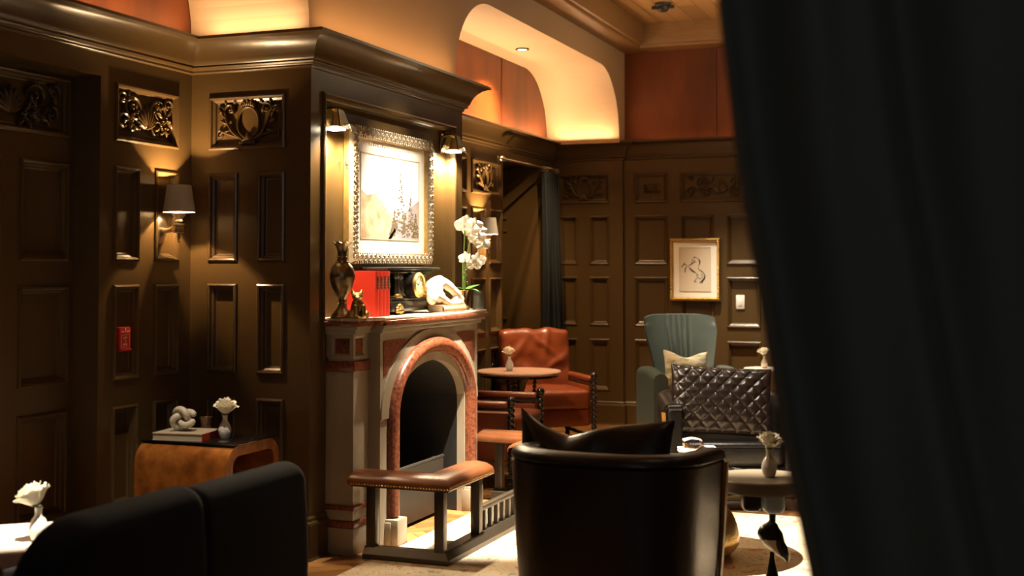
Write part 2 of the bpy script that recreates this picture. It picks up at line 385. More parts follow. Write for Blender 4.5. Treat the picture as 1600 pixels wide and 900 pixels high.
def rosette(w, h):
    mb = MB(); k = h/.22
    for i in range(8): leafr(mb, (0, 0), i*pi/4, .075*k, .03*k)
    for sx in (-1, 1): scroll(mb, (sx*.075*k, .03*k), .03*k, 1.3, 0, sx, .006*k); scroll(mb, (sx*.075*k, -.04*k), .03*k, 1.3, 0, -sx, .006*k)
    mb.ell((0, 0, .01), (.018*k, .018*k, .014), 10); return mb
def carve_into(parent, kind, T, a, b):
    w = b-a; h = CARVE[1]-CARVE[0]
    f = {'c': cartouche, 'r': rinceau, 'o': rosette}[kind]
    hh = min(h-.055, (w-.07)*.62)
    X = T @ M4.Translation(((a+b)/2, (CARVE[0]+CARVE[1])/2, -.028)) @ M4.Diagonal((1, 1, 1.8, 1))
    f(w-.07, hh).build('carved_relief', PAINT, parent, X)

# ---- left wall
TL = frame((XL, 0, 0), (0, 1, 0), (1, 0, 0))
mb = MB()
rl = [(5.050, 5.565, *CARVE)]
for rr in (R1, R2, R3): rl += [(5.048, 5.247, *rr), (5.372, 5.577, *rr)]
DOORY = (2.2, 4.945, 0, 2.438)
panel_wall(mb, TL, -1.5, YC, 0, ZW, rl, [DOORY])
rf = [(9.586, 10.254, *CARVE), (8.75, 9.478, *CARVE)]
for rr in (R1, R2, R3): rf += [(9.586, 9.896, *rr), (9.985, 10.262, *rr), (9.18, 9.478, *rr), (8.75, 9.06, *rr)]
WIN = (10.312, 11.30, 0, 2.47)
panel_wall(mb, TL, YC2, YB, 0, ZW, rf, [WIN])
# reveals of the two openings
for (y0, y1, z0, z1), d in ((DOORY, .15), (WIN, .46)):
    for y in (y0, y1): mb.poly([(XL, y, 0), (XL-d, y, 0), (XL-d, y, z1), (XL, y, z1)])
    mb.poly([(XL, y0, z1), (XL-d, y0, z1), (XL-d, y1, z1), (XL, y1, z1)])
wl = struct(mb.build('wall_left', PAINT))
carve_into(wl, 'r', TL, 5.050, 5.565); carve_into(wl, 'c', TL, 9.586, 10.254)
mb = MB()
for z in (2.44, 1.985, 1.865, 1.02, .90):
    mb.box(XL-.44, XL-.34, 11.272, 11.3, z-.012, z+.012, .004)
mb.build('shutter_rail', PAINT, wl)
# ---- carved double door in the recess
TD = frame((XL-.15, 0, 0), (0, 1, 0), (1, 0, 0)); mb = MB(); rd = []
for a, b in ((4.573, 4.903), (4.12, 4.45), (3.62, 3.95), (3.17, 3.50)):
    for rr in (R1, R2, R3): rd.append((a, b, *rr))
rd += [(4.12, 4.903, *CARVE), (3.17, 3.95, *CARVE)]
panel_wall(mb, TD, 2.2, 4.945, 0, 2.438, rd)
d1 = struct(mb.build('door_1', PAINT)); carve_into(d1, 'r', TD, 4.12, 4.903); carve_into(d1, 'r', TD, 3.17, 3.95)
# ---- window in the far recess (curtained)
mb = MB(); TW = frame((XL-.46, 0, 0), (0, 1, 0), (1, 0, 0))
panel_wall(mb, TW, 10.312, 11.30, 0, 2.47, [(10.40, 10.78, *R1), (10.84, 11.22, *R1), (10.40, 10.78, *R2), (10.84, 11.22, *R2), (10.40, 10.78, .2, .82), (10.84, 11.22, .2, .82), (10.40, 11.22, 2.1, 2.42)])
struct(mb.build('window_1', PAINT))
# ---- chimney breast
TS = frame((0, YC, 0), (1, 0, 0), (0, -1, 0)); TF = frame((XC, 0, 0), (0, 1, 0), (1, 0, 0)); TB = frame((0, YC2, 0), (1, 0, 0), (0, 1, 0))
mb = MB(); rs = [(-3.918, -3.444, *CARVE)]
for rr in (R1, R2, R3): rs += [(-3.918, -3.734, *rr), (-3.612, -3.444, *rr)]
panel_wall(mb, TS, XL, XC, 0, ZW, rs)
DEEP = [(0, 0), (.003, .012), (.014, .016), (.026, .012), (.032, -.006), (.040, -.014), (.044, -.05), (.050, -.052)]
panel_wall(mb, TF, YC, YC2, 0, ZW, [(5.802, 7.561, 1.0, 2.437)], [(6.15, 7.25, 0, .98)], DEEP)
panel_wall(mb, TB, XL, XC, 0, ZW, [(-3.9, -3.42, *R1), (-3.9, -3.42, *R2)])
wc = struct(mb.build('wall_chimney', PAINT)); carve_into(wc, 'c', TS, -3.918, -3.444)
# ---- back wall
TBL = frame((0, YB, 0), (1, 0, 0), (0, -1, 0)); TBR = frame((0, YB2, 0), (1, 0, 0), (0, -1, 0))
mb = MB(); rb = [(-3.969, -3.444, *CARVE)]
for rr in (R1, R2, R3): rb += [(-3.969, -3.766, *rr), (-3.648, -3.444, *rr)]
panel_wall(mb, TBL, XL, XP, 0, ZW, rb)
mb.poly([(XP, YB, 0), (XP, YB2, 0), (XP, YB2, ZW), (XP, YB, ZW)])
rb = []; cols = []
x = -3.211
while x < 2.2:
    cols += [(x, x+.331), (x+.454, x+.773), (x+.894, x+1.213)]; x += 1.34
for a, b in cols:
    for rr in (R1, R2, R3): rb.append((a, b, *rr))
carv = []
for i in range(0, len(cols), 3): carv += [(cols[i][0], cols[i][1], 'o'), (cols[i+1][0], cols[i+2][1], 'r')]
rb += [(a, b, *CARVE) for a, b, _ in carv]
panel_wall(mb, TBR, XP, 2.6, 0, ZW, rb)
wb = struct(mb.build('wall_back', PAINT)); carve_into(wb, 'c', TBL, -3.969, -3.444)
for a, b, k in carv[:4]: carve_into(wb, k, TBR, a, b)
# ---- right wall (beyond the frame), floor
mb = MB(); mb.box(2.6, 2.7, -1.5, YB2, 0, 3.9); struct(mb.build('wall_right', PAINT))
mb = MB(); mb.box(-4.6, 2.7, -1.5, 11.8, -.05, 0); struct(mb.build('floor', PARQ))
# ---- crown moulding and baseboards
crown = [(0, 2.545), (.006, 2.547), (.012, 2.553), (.012, 2.563), (.016, 2.567), (.028, 2.570), (.034, 2.578), (.030, 2.586), (.034, 2.590), (.040, 2.596), (.046, 2.612), (.058, 2.640), (.078, 2.668), (.104, 2.690), (.130, 2.702), (.150, 2.708), (.150, 2.722), (.142, 2.726), (0, 2.726)]
PATH = [(XL, -1.5), (XL, YC), (XC, YC), (XC, YC2), (XL, YC2), (XL, YB), (XP, YB), (XP, YB2), (2.6, YB2)]
mb = MB(); mb.sweep(PATH, crown); struct(mb.build('trim_1', PAINT, ang=30))
bb = [(0, .222), (.006, .220), (.012, .212), (.012, .198), (.022, .192), (.026, .180), (.022, .166), (.022, .012), (.028, .008), (.028, 0)]
mb = MB(); mb.sweep([(XL, 4.945), (XL, YC), (XC, YC), (XC, 5.855)], bb); mb.sweep([(XC, 7.56), (XC, YC2), (XL, YC2), (XL, 10.312)], bb); struct(mb.build('baseboard_left', PAINT, ang=30))
mb = MB(); mb.sweep([(XL, YB), (XP, YB), (XP, YB2), (2.6, YB2)], bb); struct(mb.build('baseboard_back', PAINT, ang=30))

# ---- upper zone: copper wall, arched plaster face with soffits, copper back wall
mb = MB()
for y0, y1 in ((-1.5, .4), (.4, 1.7), (1.7, 3.0), (3.0, 4.3), (4.3, 5.70), (7.5, 9.0), (9.0, 10.30), (10.30, 11.65)):
    mb.box(XL-.02, XL-.004, y0+.002, y1-.002, 2.70, 3.62); mb.box(XL-.02, XL+.002, y1-.010, y1-.002, 2.70, 3.62)
struct(mb.build('wall_left_copper', COPPER))
mb = MB()
for x0, x1 in ((-3.32, -2.40), (-2.40, -1.1), (-1.1, .2), (.2, 1.5), (1.5, 2.6)):
    mb.box(x0+.002, x1-.002, YB2-.012, YB2+.01, 2.70, 3.62); mb.box(x1-.010, x1-.002, YB2-.018, YB2, 2.70, 3.62)
struct(mb.build('wall_back_copper', COPPER))
mb = MB(); XF, ZS, ZT = -3.30, 3.366, 3.64
def arch_pts(y0, y1):
    a, bz = .62, .60; pts = [(y0, 2.70)]
    for i in range(15): t = i/14*pi/2; pts.append((y0+a*(1-cos(t)), ZS-bz+bz*sin(t)))
    for i in range(15): t = (1-i/14)*pi/2; pts.append((y1-a*(1-cos(t)), ZS-bz+bz*sin(t)))
    pts.append((y1, 2.70)); return pts
for y0, y1 in ((1.2, 5.675), (7.575, 11.49)):
    ap = arch_pts(y0, y1)
    for (ya, za), (yb, zb) in zip(ap, ap[1:]):
        mb.poly([(XF, ya, za), (XF, yb, zb), (XL, yb, zb), (XL, ya, za)])
        if yb > ya+1e-6: mb.poly([(XF, ya, za), (XF, yb, zb), (XF, yb, ZT), (XF, ya, ZT)])
for y0, y1 in ((-1.5, 1.2), (5.675, 7.575), (11.49, YB2)): mb.poly([(XF, y0, 2.70), (XF, y1, 2.70), (XF, y1, ZT), (XF, y0, ZT)])
struct(mb.build('wall_left_arches', PLASTER, ang=30))
# ---- timber ceiling: perimeter beams with stepped edge, recessed planks
ZB = 3.585; mb = MB()
lip = [(0, 0), (.18, 0), (.205, .012), (.215, .03), (.235, .035), (.24, .05), (.24, .235)]
path = [(XF, -1.5), (XF, YB2), (2.6, YB2)]
mb.sweep(path, [(o, ZB+z) for o, z in lip]); struct(mb.build('trim_2', WOODC, ang=30))
mb = MB(); mb.box(-4.1, 2.7, -1.5, YB2+.1, 3.815, 3.86); struct(mb.build('ceiling', PLANK))
sd = thing('smoke_detector', 'small dark ceiling fitting on the timber planks near the top edge', 'ceiling fitting', (-2.65, 10.62, 3.815))
mb = MB(); mb.lathe([(.07, 0), (.07, -.02), (.05, -.03), (.05, -.06), (.03, -.075), (0, -.075)], seg=20); mb.build('body', IRON, sd)
mb = MB(); mb.box(-.10, .10, -.018, .018, -.05, -.02, .006); mb.build('bracket', IRON, sd)
dl = thing('downlight', 'small round recessed downlight in the pale arched soffit', 'ceiling light', (-3.70, 9.92, ZS))
mb = MB(); mb.lathe([(.058, -.002), (.058, -.010), (.048, -.014), (.040, -.010), (.040, 0)], seg=28); mb.build('trim_ring', IRON, dl)
mb = MB(); mb.lathe([(0, -.008), (.038, -.008), (.038, -.004), (0, -.004)], seg=24); mb.build('lens', BULB, dl)

# ------------------------------------------------------------------ fireplace
fp = thing('fireplace', 'cream and red marble fireplace with arched opening', 'fireplace', (XC, 5.858, 0))
OFF = M4.Translation((-XC, -5.858, 0))
PX, FX, PY, BY0, BY1, PY1 = -3.131, -3.060, 5.858, 6.028, 7.383, 7.545
YM = (BY0+BY1)/2-.008
def pilaster(y0, y1):
    mb = MB(); mb.box(XC-.02, PX, y0, y1, .26, .955)                 # shaft
    mb.box(XC-.02, PX+.008, y0-.010, y1, 0, .14, .004); mb.box(XC-.02, PX+.002, y0-.004, y1, .18, .232, .003)
    f = M4.Translation((0, 0, 0))
    # capital block with a recessed square on each visible face
    z0, z1 = 1.012, 1.20
    TSd = frame((0, y0, 0), (1, 0, 0), (0, -1, 0)); TFr = frame((PX, 0, 0), (0, 1, 0), (1, 0, 0))
    pr = [(0, 0), (.006, -.004), (.014, -.012)]
    panel_wall(mb, TSd, XC, PX, z0, z1, [(-3.258, -3.150, 1.036, 1.142)], prof=pr)
    panel_wall(mb, TFr, y0, y1, z0, z1, [(y0+.022, y1-.045, 1.036, 1.142)], prof=pr)
    o = mb.build('pilaster', MARBLE, fp, OFF)
    mb = MB(); mb.box(XC-.02, PX+.012, y0-.012, y1, .955, 1.012, .005); mb.build('red_band', REDM, o, OFF)
    mb = MB(); mb.box(XC-.02, PX+.012, y0-.012, y1, .232, .26, .009, 3); mb.build('red_band', REDM, o, OFF)
    mb = MB(); mb.box(XC-.02, PX+.012, y0-.012, y1, .14, .18, .009, 3); mb.build('red_band', REDM, o, OFF)
    mb = MB(); mb.box(-3.244, -3.164, y0+.009, y0+.014, 1.050, 1.128); mb.box(PX-.014, PX-.009, y0+.036, y1-.059, 1.050, 1.128); mb.build('red_inlay', REDM, o, OFF)
pilaster(PY, BY0+.01); pilaster(BY1-.01, PY1)
AE, BE, ZSP = .478, .275, .690      # opening half width, rise, springing
def ell_pts(a, b, n=28, y=YM, zs=ZSP): return [(y-a*cos(pi*i/n), zs+b*sin(pi*i/n)) for i in range(n+1)]
mb = MB()
inn = [(YM-AE, 0)]+ell_pts(AE, BE)+[(YM+AE, 0)]
for (ya, za), (yb, zb) in zip(inn, inn[1:]):
    mb.poly([(FX, ya, za), (FX, yb, zb), (FX-.05, yb, zb), (FX-.05, ya, za)])          # reveal
    if yb > ya+1e-5: mb.poly([(FX, ya, za), (FX, yb, zb), (FX, yb, 1.20), (FX, ya, 1.20)])
for y0, y1 in ((BY0, YM-AE), (YM+AE, BY1)): mb.poly([(FX, y0, 0), (FX, y1, 0), (FX, y1, 1.20), (FX, y0, 1.20)])
for y in (BY0, BY1): mb.poly([(FX, y, 0), (XC-.02, y, 0), (XC-.02, y, 1.20), (FX, y, 1.20)])
# raised archivolt around the red moulding
def band(mb, a0, b0, a1, b1, x0, x1, zs=ZSP):
    p, q = ell_pts(a0, b0, zs=zs), ell_pts(a1, b1, zs=zs)
    for i in range(len(p)-1):
        mb.poly([(x1, *p[i]), (x1, *p[i+1]), (x1, *q[i+1]), (x1, *q[i])])
        mb.poly([(x0, *q[i]), (x0, *q[i+1]), (x1, *q[i+1]), (x1, *q[i])])
        mb.poly([(x0, *p[i]), (x0, *p[i+1]), (x1, *p[i+1]), (x1, *p[i])])
band(mb, .56, .41, .672, .463, FX, FX+.010)
fb = mb.build('front', MARBLE, fp, OFF)
mb = MB()   # red torus moulding around the opening, with legs to the plinth blocks
pts = [(FX+.012, YM-.545, .16)]+[(FX+.012, y, z) for y, z in ell_pts(.545, .372)]+[(FX+.012, YM+.545, .16)]
def squash(v): return v
nv = len(mb.bm.verts); mb.tube(pts, .040, 14)
mb.tube([(p[0]-.004, YM+(p[1]-YM)*.925, (p[2] if p[2] < ZSP else ZSP+(p[2]-ZSP)*.91)) for p in pts], .016, 8)
mb.build('red_arch_moulding', REDM, fp, OFF)
for s in (-1, 1):
    mb = MB(); mb.box(FX-.02, FX+.075, YM+s*.545-.060, YM+s*.545+.060, 0, .150, .006); mb.box(FX-.02, FX+.035, YM+s*.545-.068, YM+s*.545+.068, 0, .135, .004); mb.build('plinth_block', MARBLE, fp, OFF)
    # spandrel inlay
    e = [(YM+s*(.672+.018)*cos(t), ZSP+(.463+.012)*sin(t)) for t in [R(30+i*2.4) for i in range(20)]]
    yo = YM+s*.635; e = [(y, z) for y, z in e if abs(y-YM) < .634 and z < 1.105 and abs(y-YM) > .25]
    poly = [(FX+.001, yo, e[0][1]-.01)]+[(FX+.001, y, z) for y, z in e]+[(FX+.001, e[-1][0], 1.108), (FX+.001, yo, 1.108)]
    mb = MB(); mb.prism(poly, (.003, 0, 0)); mb.build('spandrel_inlay', REDM, fp, OFF)
def outline(dx, dy, tr=0):
    return [(XC-.045 if tr == 0 else XC, PY-dy), (PX+dx, PY-dy), (PX+dx, BY0-dy), (FX+dx, BY0-dy), (FX+dx, BY1+dy), (PX+dx, BY1+dy), (PX+dx, PY1+dy-.06), (XC-.045 if tr == 0 else XC, PY1+dy-.06)]
def slab(mb, dx, dy, z0, z1, bev=0): mb.prism([(x, y, z0) for x, y in outline(dx, dy)], (0, 0, z1-z0), bev=bev)
mb = MB(); slab(mb, .022, .018, 1.155, 1.180, .003); slab(mb, .042, .036, 1.178, 1.198, .004); mb.build('bed_moulding', MARBLE, fp, OFF)
ms = MB(); slab(ms, .062, .052, 1.196, 1.222, .005); sh = ms.build('mantel_shelf', REDM, fp, OFF)
mb = MB(); slab(mb, .050, .040, 1.221, 1.2385, .006); mb.build('shelf_top', MANTELTOP, sh, OFF)
mb = MB()   # sooty firebox
mb.box(XC-.62, XC-.6, 6.15, 7.25, 0, 1.0); mb.box(XC-.6, XC-.3, 6.13, 6.15, 0, 1.0); mb.box(XC-.6, XC-.3, 7.25, 7.27, 0, 1.0); mb.box(XC-.6, XC-.3, 6.15, 7.25, .98, 1.0); mb.box(XC-.6, XC+.0, 6.15, 7.25, 0, .02)
for y in (6.15, 7.25): mb.poly([(XC-.3, y, 0), (XC-.0, y, 0), (XC-.0, y, .98), (XC-.3, y, .98)])
for (ya, za), (yb, zb) in zip(inn, inn[1:]): mb.poly([(FX-.05, ya, za), (FX-.05, yb, zb), (XC-.3, yb+(yb-YM)*.12, zb), (XC-.3, ya+(ya-YM)*.12, za)])
mb.build('firebox', BLACK, fp, OFF)
fg = thing('fire_basket', 'dark iron fire basket inside the arched opening', 'fire basket', (-3.30, YM, .021))
mb = MB(); mb.box(.115, .135, -.40, .40, 0, .32, .004); mb.box(-.2, .12, -.40, -.38, 0, .32); mb.box(-.2, .12, .38, .40, 0, .32); mb.box(-.2, .12, -.38, .38, 0, .03); mb.build('box', mat('burnished_iron', (.022, .016, .010), .55, var=.6, vscale=9), fg)
mb = MB(); mb.tube([(.125, -.41, .325), (.125, .41, .325)], .012, 8); mb.build('top_rail', IRON, fg)
mb = MB(); mb.lathe(crz([(.0, 0), (.05, .002), (.062, .03), (.062, .10), (.055, .125), (.058, .14)])+[(.052, .14), (.056, .10), (.056, .03), (0, .01)], seg=24)
o = mb.build('glass_jar', GLASS); o.location = (-3.30, 6.84, .051); tag(o, 'clear round glass jar standing in the dark fireplace opening', 'jar')

# ------------------------------------------------------------------ fender bench
fe = thing('fender_bench', 'bronze club fender with tan leather corner seats around the hearth', 'fender', (-2.55, 5.773, .012))
FO = M4.Translation((2.55, -5.773, 0))
Y0, Y1, XO = 5.773, 7.655, -2.55
mb = MB(); prof = [(-.118, 0), (-.118, .05), (-.030, .062), (0, .026), (0, 0)]
mb.sweep([(-3.03, Y0), (XO, Y0), (XO, Y1), (-3.03, Y1)][::1], [(o, z) for o, z in prof])
for y in (Y0, Y1):
    s = 1 if y == Y0 else -1
    mb.poly([(-3.03, y, 0), (-3.03, y, .026), (-3.03, y+s*.030, .062), (-3.03, y+s*.118, .05), (-3.03, y+s*.118, 0)])
mb.build('base', FENDM, fe, FO)
for px_, py_ in ((-2.995, 5.822), (-2.612, 5.822), (-2.612, 6.295), (-2.612, 7.135), (-2.612, 7.608), (-2.995, 7.608)):
    mb = MB(); mb.box(px_-.026, px_+.026, py_-.024, py_+.024, .045, .390, .003); mb.build('post', FENDM, fe, FO)
mb = MB(); mb.box(-2.632, -2.592, 6.318, 7.112, .172, .198, .004); mb.build('rail', FENDM, fe, FO)
for i in range(8):
    y = 6.40+i*.0904; mb = MB(); mb.box(-2.624, -2.600, y-.013, y+.013, .05, .175); mb.build('baluster', FENDM, fe, FO)
def lseat(sy):
    """L shaped padded seat; section swept along the L with a rounded pad profile"""
    mb = MB(); W = .205
    prof = [(-W, .376), (-W-.004, .397), (-W+.006, .418), (-W+.04, .436), (-W/2, .444), (-.04, .436), (-.006, .418), (.004, .397), (0, .376)]
    y0 = Y0-.025 if sy > 0 else Y1+.025
    path = [(-3.09, y0), (XO+.018, y0), (XO+.018, y0+sy*.585)]
    if sy < 0: path = path[::-1]
    mb.sweep(path, [(o, z) for o, z in prof]+[prof[0]])
    ends = ((0, (-1, 0)), (-1, (0, sy)))
    # domed ends
    for e, d in ((path[0], V(path[0])-V(path[1])), (path[-1], V(path[-1])-V(path[-2]))):
        d = V((d.x, d.y)).normalized(); q = V((-d.y, d.x))
        side = 1 if (V((0, 0))).x == 0 else 1
        # inside of the L is to the left of travel (offset negative)
        tv = (V(path[1])-V(path[0])).normalized() if e == path[0] else (V(path[-1])-V(path[-2])).normalized()
        rn = V((tv.y, -tv.x))
        def f(u, v):
            k = u*pi/2; ss = prof
            i = v*(len(prof)-1); a = int(min(i, len(prof)-2)); t = i-a
            o = lerp(prof[a][0], prof[a+1][0], t); z = lerp(prof[a][1], prof[a+1][1], t)
            cz = .400; co = -W/2
            o2 = co+(o-co)*(1-.10*(1-cos(k))); z2 = cz+(z-cz)*(.35+.65*cos(k))
            p = V(e)+rn*o2+d*(.022*sin(k)); return (p.x, p.y, z2)
        mb.grid(f, 6, 17)
    mb2 = mb
    p = mb2.build('seat_pad', TAN, fe, FO, ang=50)
    mb = MB(); mb.sweep(path, [(-W+.012, .368), (-W+.012, .380), (-.012, .380), (-.012, .368), (-W+.012, .368)]); mb.build('seat_board', IRON, fe, FO)
    mb = MB()
    for a, b, n in (((path[0]), (path[1]), 34), ((path[1]), (path[2]), 34)):
        tv = (V(b)-V(a)).normalized(); rn = V((tv.y, -tv.x)); L_ = (V(b)-V(a)).length
        for i in range(n):
            q = V(a)+tv*(L_*(i+.5)/n)+rn*.004; mb.ell((q.x, q.y, .385), .0045, 6)
    mb.build('nailhead_trim', BRASS, p, FO)
lseat(1); lseat(-1)

# ------------------------------------------------------------------ rug
mb = MB(); mb.box(-2.982, .9, 4.6, 7.68, .001, .012, .003)
rug = mb.build('rug', RUG); tag(rug, 'cream floral area rug lying before the fireplace', 'rug')

# ------------------------------------------------------------------ painting above the mantel
def picture_frame(mb, w, h, fw, th, lip=.012):
    """local x,z plane centred, front -> +y"""
    prof = [(0, 0), (0, th*.55), (fw*.12, th*.8), (fw*.25, th), (fw*.75, th), (fw*.9, th*.75), (fw, th*.5), (fw, 0)]
    c = [(-w/2, -h/2), (w/2, -h/2), (w/2, h/2), (-w/2, h/2)]; sg = [(1, 1), (-1, 1), (-1, -1), (1, -1)]
    rings = [[(c[k][0]+sg[k][0]*i, d, c[k][1]+sg[k][1]*i) for i, d in prof] for k in range(4)]
    for k in range(4):
        a, b = rings[k], rings[(k+1) % 4]
        for j in range(len(prof)-1): mb.poly([a[j], b[j], b[j+1], a[j+1]])
def along(w, h, fw, pitch):
    out = []; nx = round((w-fw)/pitch); nz = round((h-fw)/pitch)
    for i in range(nx+1):
        x = -(w-fw)/2+(w-fw)*i/nx; out += [(x, -(h-fw)/2, 0), (x, (h-fw)/2, 0)]
    for i in range(1, nz):
        z = -(h-fw)/2+(h-fw)*i/nz; out += [(-(w-fw)/2, z, 1), ((w-fw)/2, z, 1)]
    return out
PW, PH = 1.065, .775
TPaint = M4(((0, 1, 0, 0), (1, 0, 0, 0), (0, 0, 1, 0), (0, 0, 0, 1)))   # local x -> Y, local y -> X
pa = thing('painting', 'large mountain landscape in ornate pale gilt frame above the mantel', 'painting', (XC-.05, 6.665, 1.913))
mb = MB(); picture_frame(mb, PW, PH, .066, .062)
mb.build('frame', [GOLD, SILVG], pa, TPaint)
for p_ in pa.children[0].data.polygons: p_.material_index = 1 if abs(p_.normal.x) > .3 and p_.center.x > .04 else 0
mb = MB()
for x, z, s in along(PW, PH, .066, .056):
    mb.tube([(x+.017*cos(a), .063, z+.017*sin(a)) for a in [2*pi*i/12 for i in range(12)]], .0035, 5, closed=True)
    mb.ell((x, .063, z), (.007, .004, .007), 8)
for x, z, s in along(PW, PH, .066, .028):
    for q in (-.026, .026):
        xx, zz = (x, z+q) if s == 0 else (x+q, z)
        mb.ell((xx, .061, zz), (.008, .004, .008), 6)
mb.build('frame_ornament', SILVG, pa, TPaint)
mb = MB(); mb.box(-PW/2+.06, PW/2-.06, .012, .026, -PH/2+.06, PH/2-.06)
wi, hi = PW/2-.066, PH/2-.066; m_ = .085
mb.mi = 0
def rectframe(mb, x0, x1, z0, z1, t, y): # slender bevel line
    for a in ((x0, x1, z0, z0+t), (x0, x1, z1-t, z1), (x0, x0+t, z0, z1), (x1-t, x1, z0, z1)): mb.box(a[0], a[1], y-.004, y, a[2], a[3])
mb.build('mat_board', MAT_, pa, TPaint)
mb = MB(); iw, ih = wi-m_, hi-m_*.95
mb.mi = 0; mb.box(-iw, iw, .026, .028, -ih, ih)
mb.mi = 4; rectframe(mb, -iw-.006, iw+.006, -ih-.006, ih+.006, .006, .031)
mb.mi = 1; mb.prism([(-iw, .028, -ih), (-iw*.0, .028, -ih), (iw*.18, .028, -ih*.8), (iw*.02, .028, -ih*.42), (-iw*.3, .028, -ih*.12), (-iw*.55, .028, ih*.08), (-iw*.8, .028, ih*.02), (-iw, .028, ih*.14)], (0, .0006, 0))
mb.mi = 2; mb.prism([(iw, .0281, -ih), (-iw*.1, .0281, -ih), (iw*.15, .0281, -ih*.62), (iw*.45, .0281, -ih*.35), (iw*.72, .0281, -ih*.16), (iw, .0281, ih*.02)], (0, .0005, 0))
def conifer(x, z0, hgt, w, y):
    for i in range(95):
        t = random.random()**.8; tier = .72+.28*abs(sin(t*17)); ww = w*(1-t)*tier+.003
        xx = x+random.uniform(-1, 1)*ww; zz = z0+hgt*t-.02*abs(xx-x)/w*hgt; r_ = random.uniform(.35, 1)*(.006+.010*(1-t))
        yy = y+i*1e-6; a0 = random.uniform(0, 1)
        mb.poly([(xx+r_*1.5*cos(a0+k*1.2566)*random.uniform(.6, 1.1), yy, zz+r_*.8*sin(a0+k*1.2566)*random.uniform(.6, 1.1)) for k in range(5)])
mb.mi = 3
conifer(iw*.34, -ih*.80, .36, .075, .0292); conifer(iw*.70, -ih*.86, .24, .06, .0291); conifer(iw*.12, -ih*.92, .16, .07, .0293); conifer(iw*.50, -ih*.95, .15, .07, .0294); conifer(iw*.88, -ih*.95, .15, .06, .0295)
mb.build('print', [SKY, HILL, HILLB, TREE, BOOKC], pa, TPaint)
mb = MB(); mb.box(.016, .030, -PW/2-.012, -PW/2+.002, .16, .19, .002); mb.tube([(.02, -PW/2-.012, .18), (.02, -PW/2-.012, .15), (.03, -PW/2-.012, .145)], .004, 6); mb.build('hanger', NICK, pa)

def picture_light(name, label, y, z, rz):
    t = thing(name, label, 'wall light', (XC-.05, y, z), rz)
    mb = MB(); mb.box(0, .014, -.035, .035, -.055, .085, .004); mb.build('backplate', BRASS, t)
    mb = MB(); mb.tube([(.01, 0, .06), (.06, 0, .072), (.085, 0, .06)], .009, 8); mb.build('arm', BRASS, t)
    def fr(r0, r1, z0, z1): return [(r0, z0), (r1, z1)]
    mb = MB()   # four sided brass hood
    a, b, z0, z1 = .028, .062, .062, -.050; cx = .085
    A = [(cx-a, -a, z0), (cx+a, -a, z0), (cx+a, a, z0), (cx-a, a, z0)]; B = [(cx-b, -b, z1), (cx+b, -b, z1), (cx+b, b, z1), (cx-b, b, z1)]
    mb.poly(A)
    mb.poly([A[3], A[0], B[0], B[3]]); mb.lathe([(.010, .062), (.034, -.03), (.030, -.03), (.008, .058)], (cx, 0, 0), 16)
    mb.build('hood', BRASS, t)
    mb = MB()
    for k in (0, 1, 2):
        q = [V(A[k]), V(A[(k+1) % 4]), V(B[(k+1) % 4]), V(B[k])]; c = sum(q, V())/4; n = (c-V((cx, 0, c.z))).normalized()*.004
        mb.prism([tuple(p) for p in q], tuple(n))
    mb.build('glass_pane', GLASS, t)
    mb = MB(); mb.box(cx-.040, cx+.040, -.040, .040, -.048, -.036, .004); mb.build('bulb', BULB2, t)
    return t
picture_light('picture_light', 'brass and glass wall light left of the landscape painting', 5.885, 2.285, 0)
picture_light('picture_light', 'brass and glass wall light right of the landscape painting', 7.455, 2.300, 0)

# ------------------------------------------------------------------ mantel objects (shelf top z = 1.238)
ZM = 1.2387
vz = thing('urn_vase', 'tall engraved brass vase with scalloped rim on the mantel', 'vase', (-3.205, 5.868, ZM))
mb = MB(); vp = crz([(.001, 0), (.056, 0), (.058, .010), (.044, .030), (.022, .060), (.019, .095), (.030, .115), (.052, .155), (.066, .205), (.067, .235), (.055, .270), (.033, .295), (.025, .320), (.026, .350), (.036, .380), (.052, .398)], 3)
mb.lathe([(0, 0)]+vp[1:], seg=32, flute=lambda j, a, r, z: ((r*(1+.10*max(0, (z-.36)/.04)*cos(8*a)), z+.006*max(0, (z-.36)/.04)*cos(8*a))))
mb.build('body', OLDBR, vz)
for z, r in ((.082, .024), (.294, .035), (.32, .029)):
    mb = MB(); mb.tube([(r*cos(a), r*sin(a), z) for a in [2*pi*i/24 for i in range(24)]], .004, 6, closed=True); mb.build('ring', BRASS, vz)
mb = MB(); mb.lathe([(.059, 0), (.060, .008), (.048, .022), (.034, .036), (.024, .045), (.0, .045)], seg=28); mb.build('foot', BRASS, vz)

def remesh(o, v=.004, sm=3):
    m = o.modifiers.new('r', 'REMESH'); m.mode = 'VOXEL'; m.voxel_size = v; m.use_smooth_shade = True
    s = o.modifiers.new('s', 'SMOOTH'); s.iterations = sm; s.factor = .5
mb = MB()
mb.ell((0, 0, .050), (.026, .028, .050)); mb.ell((.012, -.004, .075), (.022, .022, .030)); mb.ell((.016, -.006, .115), (.021, .020, .022)); mb.ell((.036, -.008, .108), (.012, .010, .009))
for s in (-1, 1):
    mb.tube([(.010, -.006+s*.014, .128), (.008, -.006+s*.017, .152)], [.009, .002], 7); mb.tube([(.030, s*.012, .07), (.036, s*.012, .015), (.040, s*.013, .008)], [.010, .008, .010], 8)
    mb.ell((.002, s*.026, .022), (.024, .014, .022))
mb.lathe([(0, 0), (.038, 0), (.038, .010), (.032, .014), (0, .014)], seg=20)
mb.tube(cr([(-.02, .01, .02), (-.036, .02, .04), (-.03, .026, .07)], 5), .006, 7)
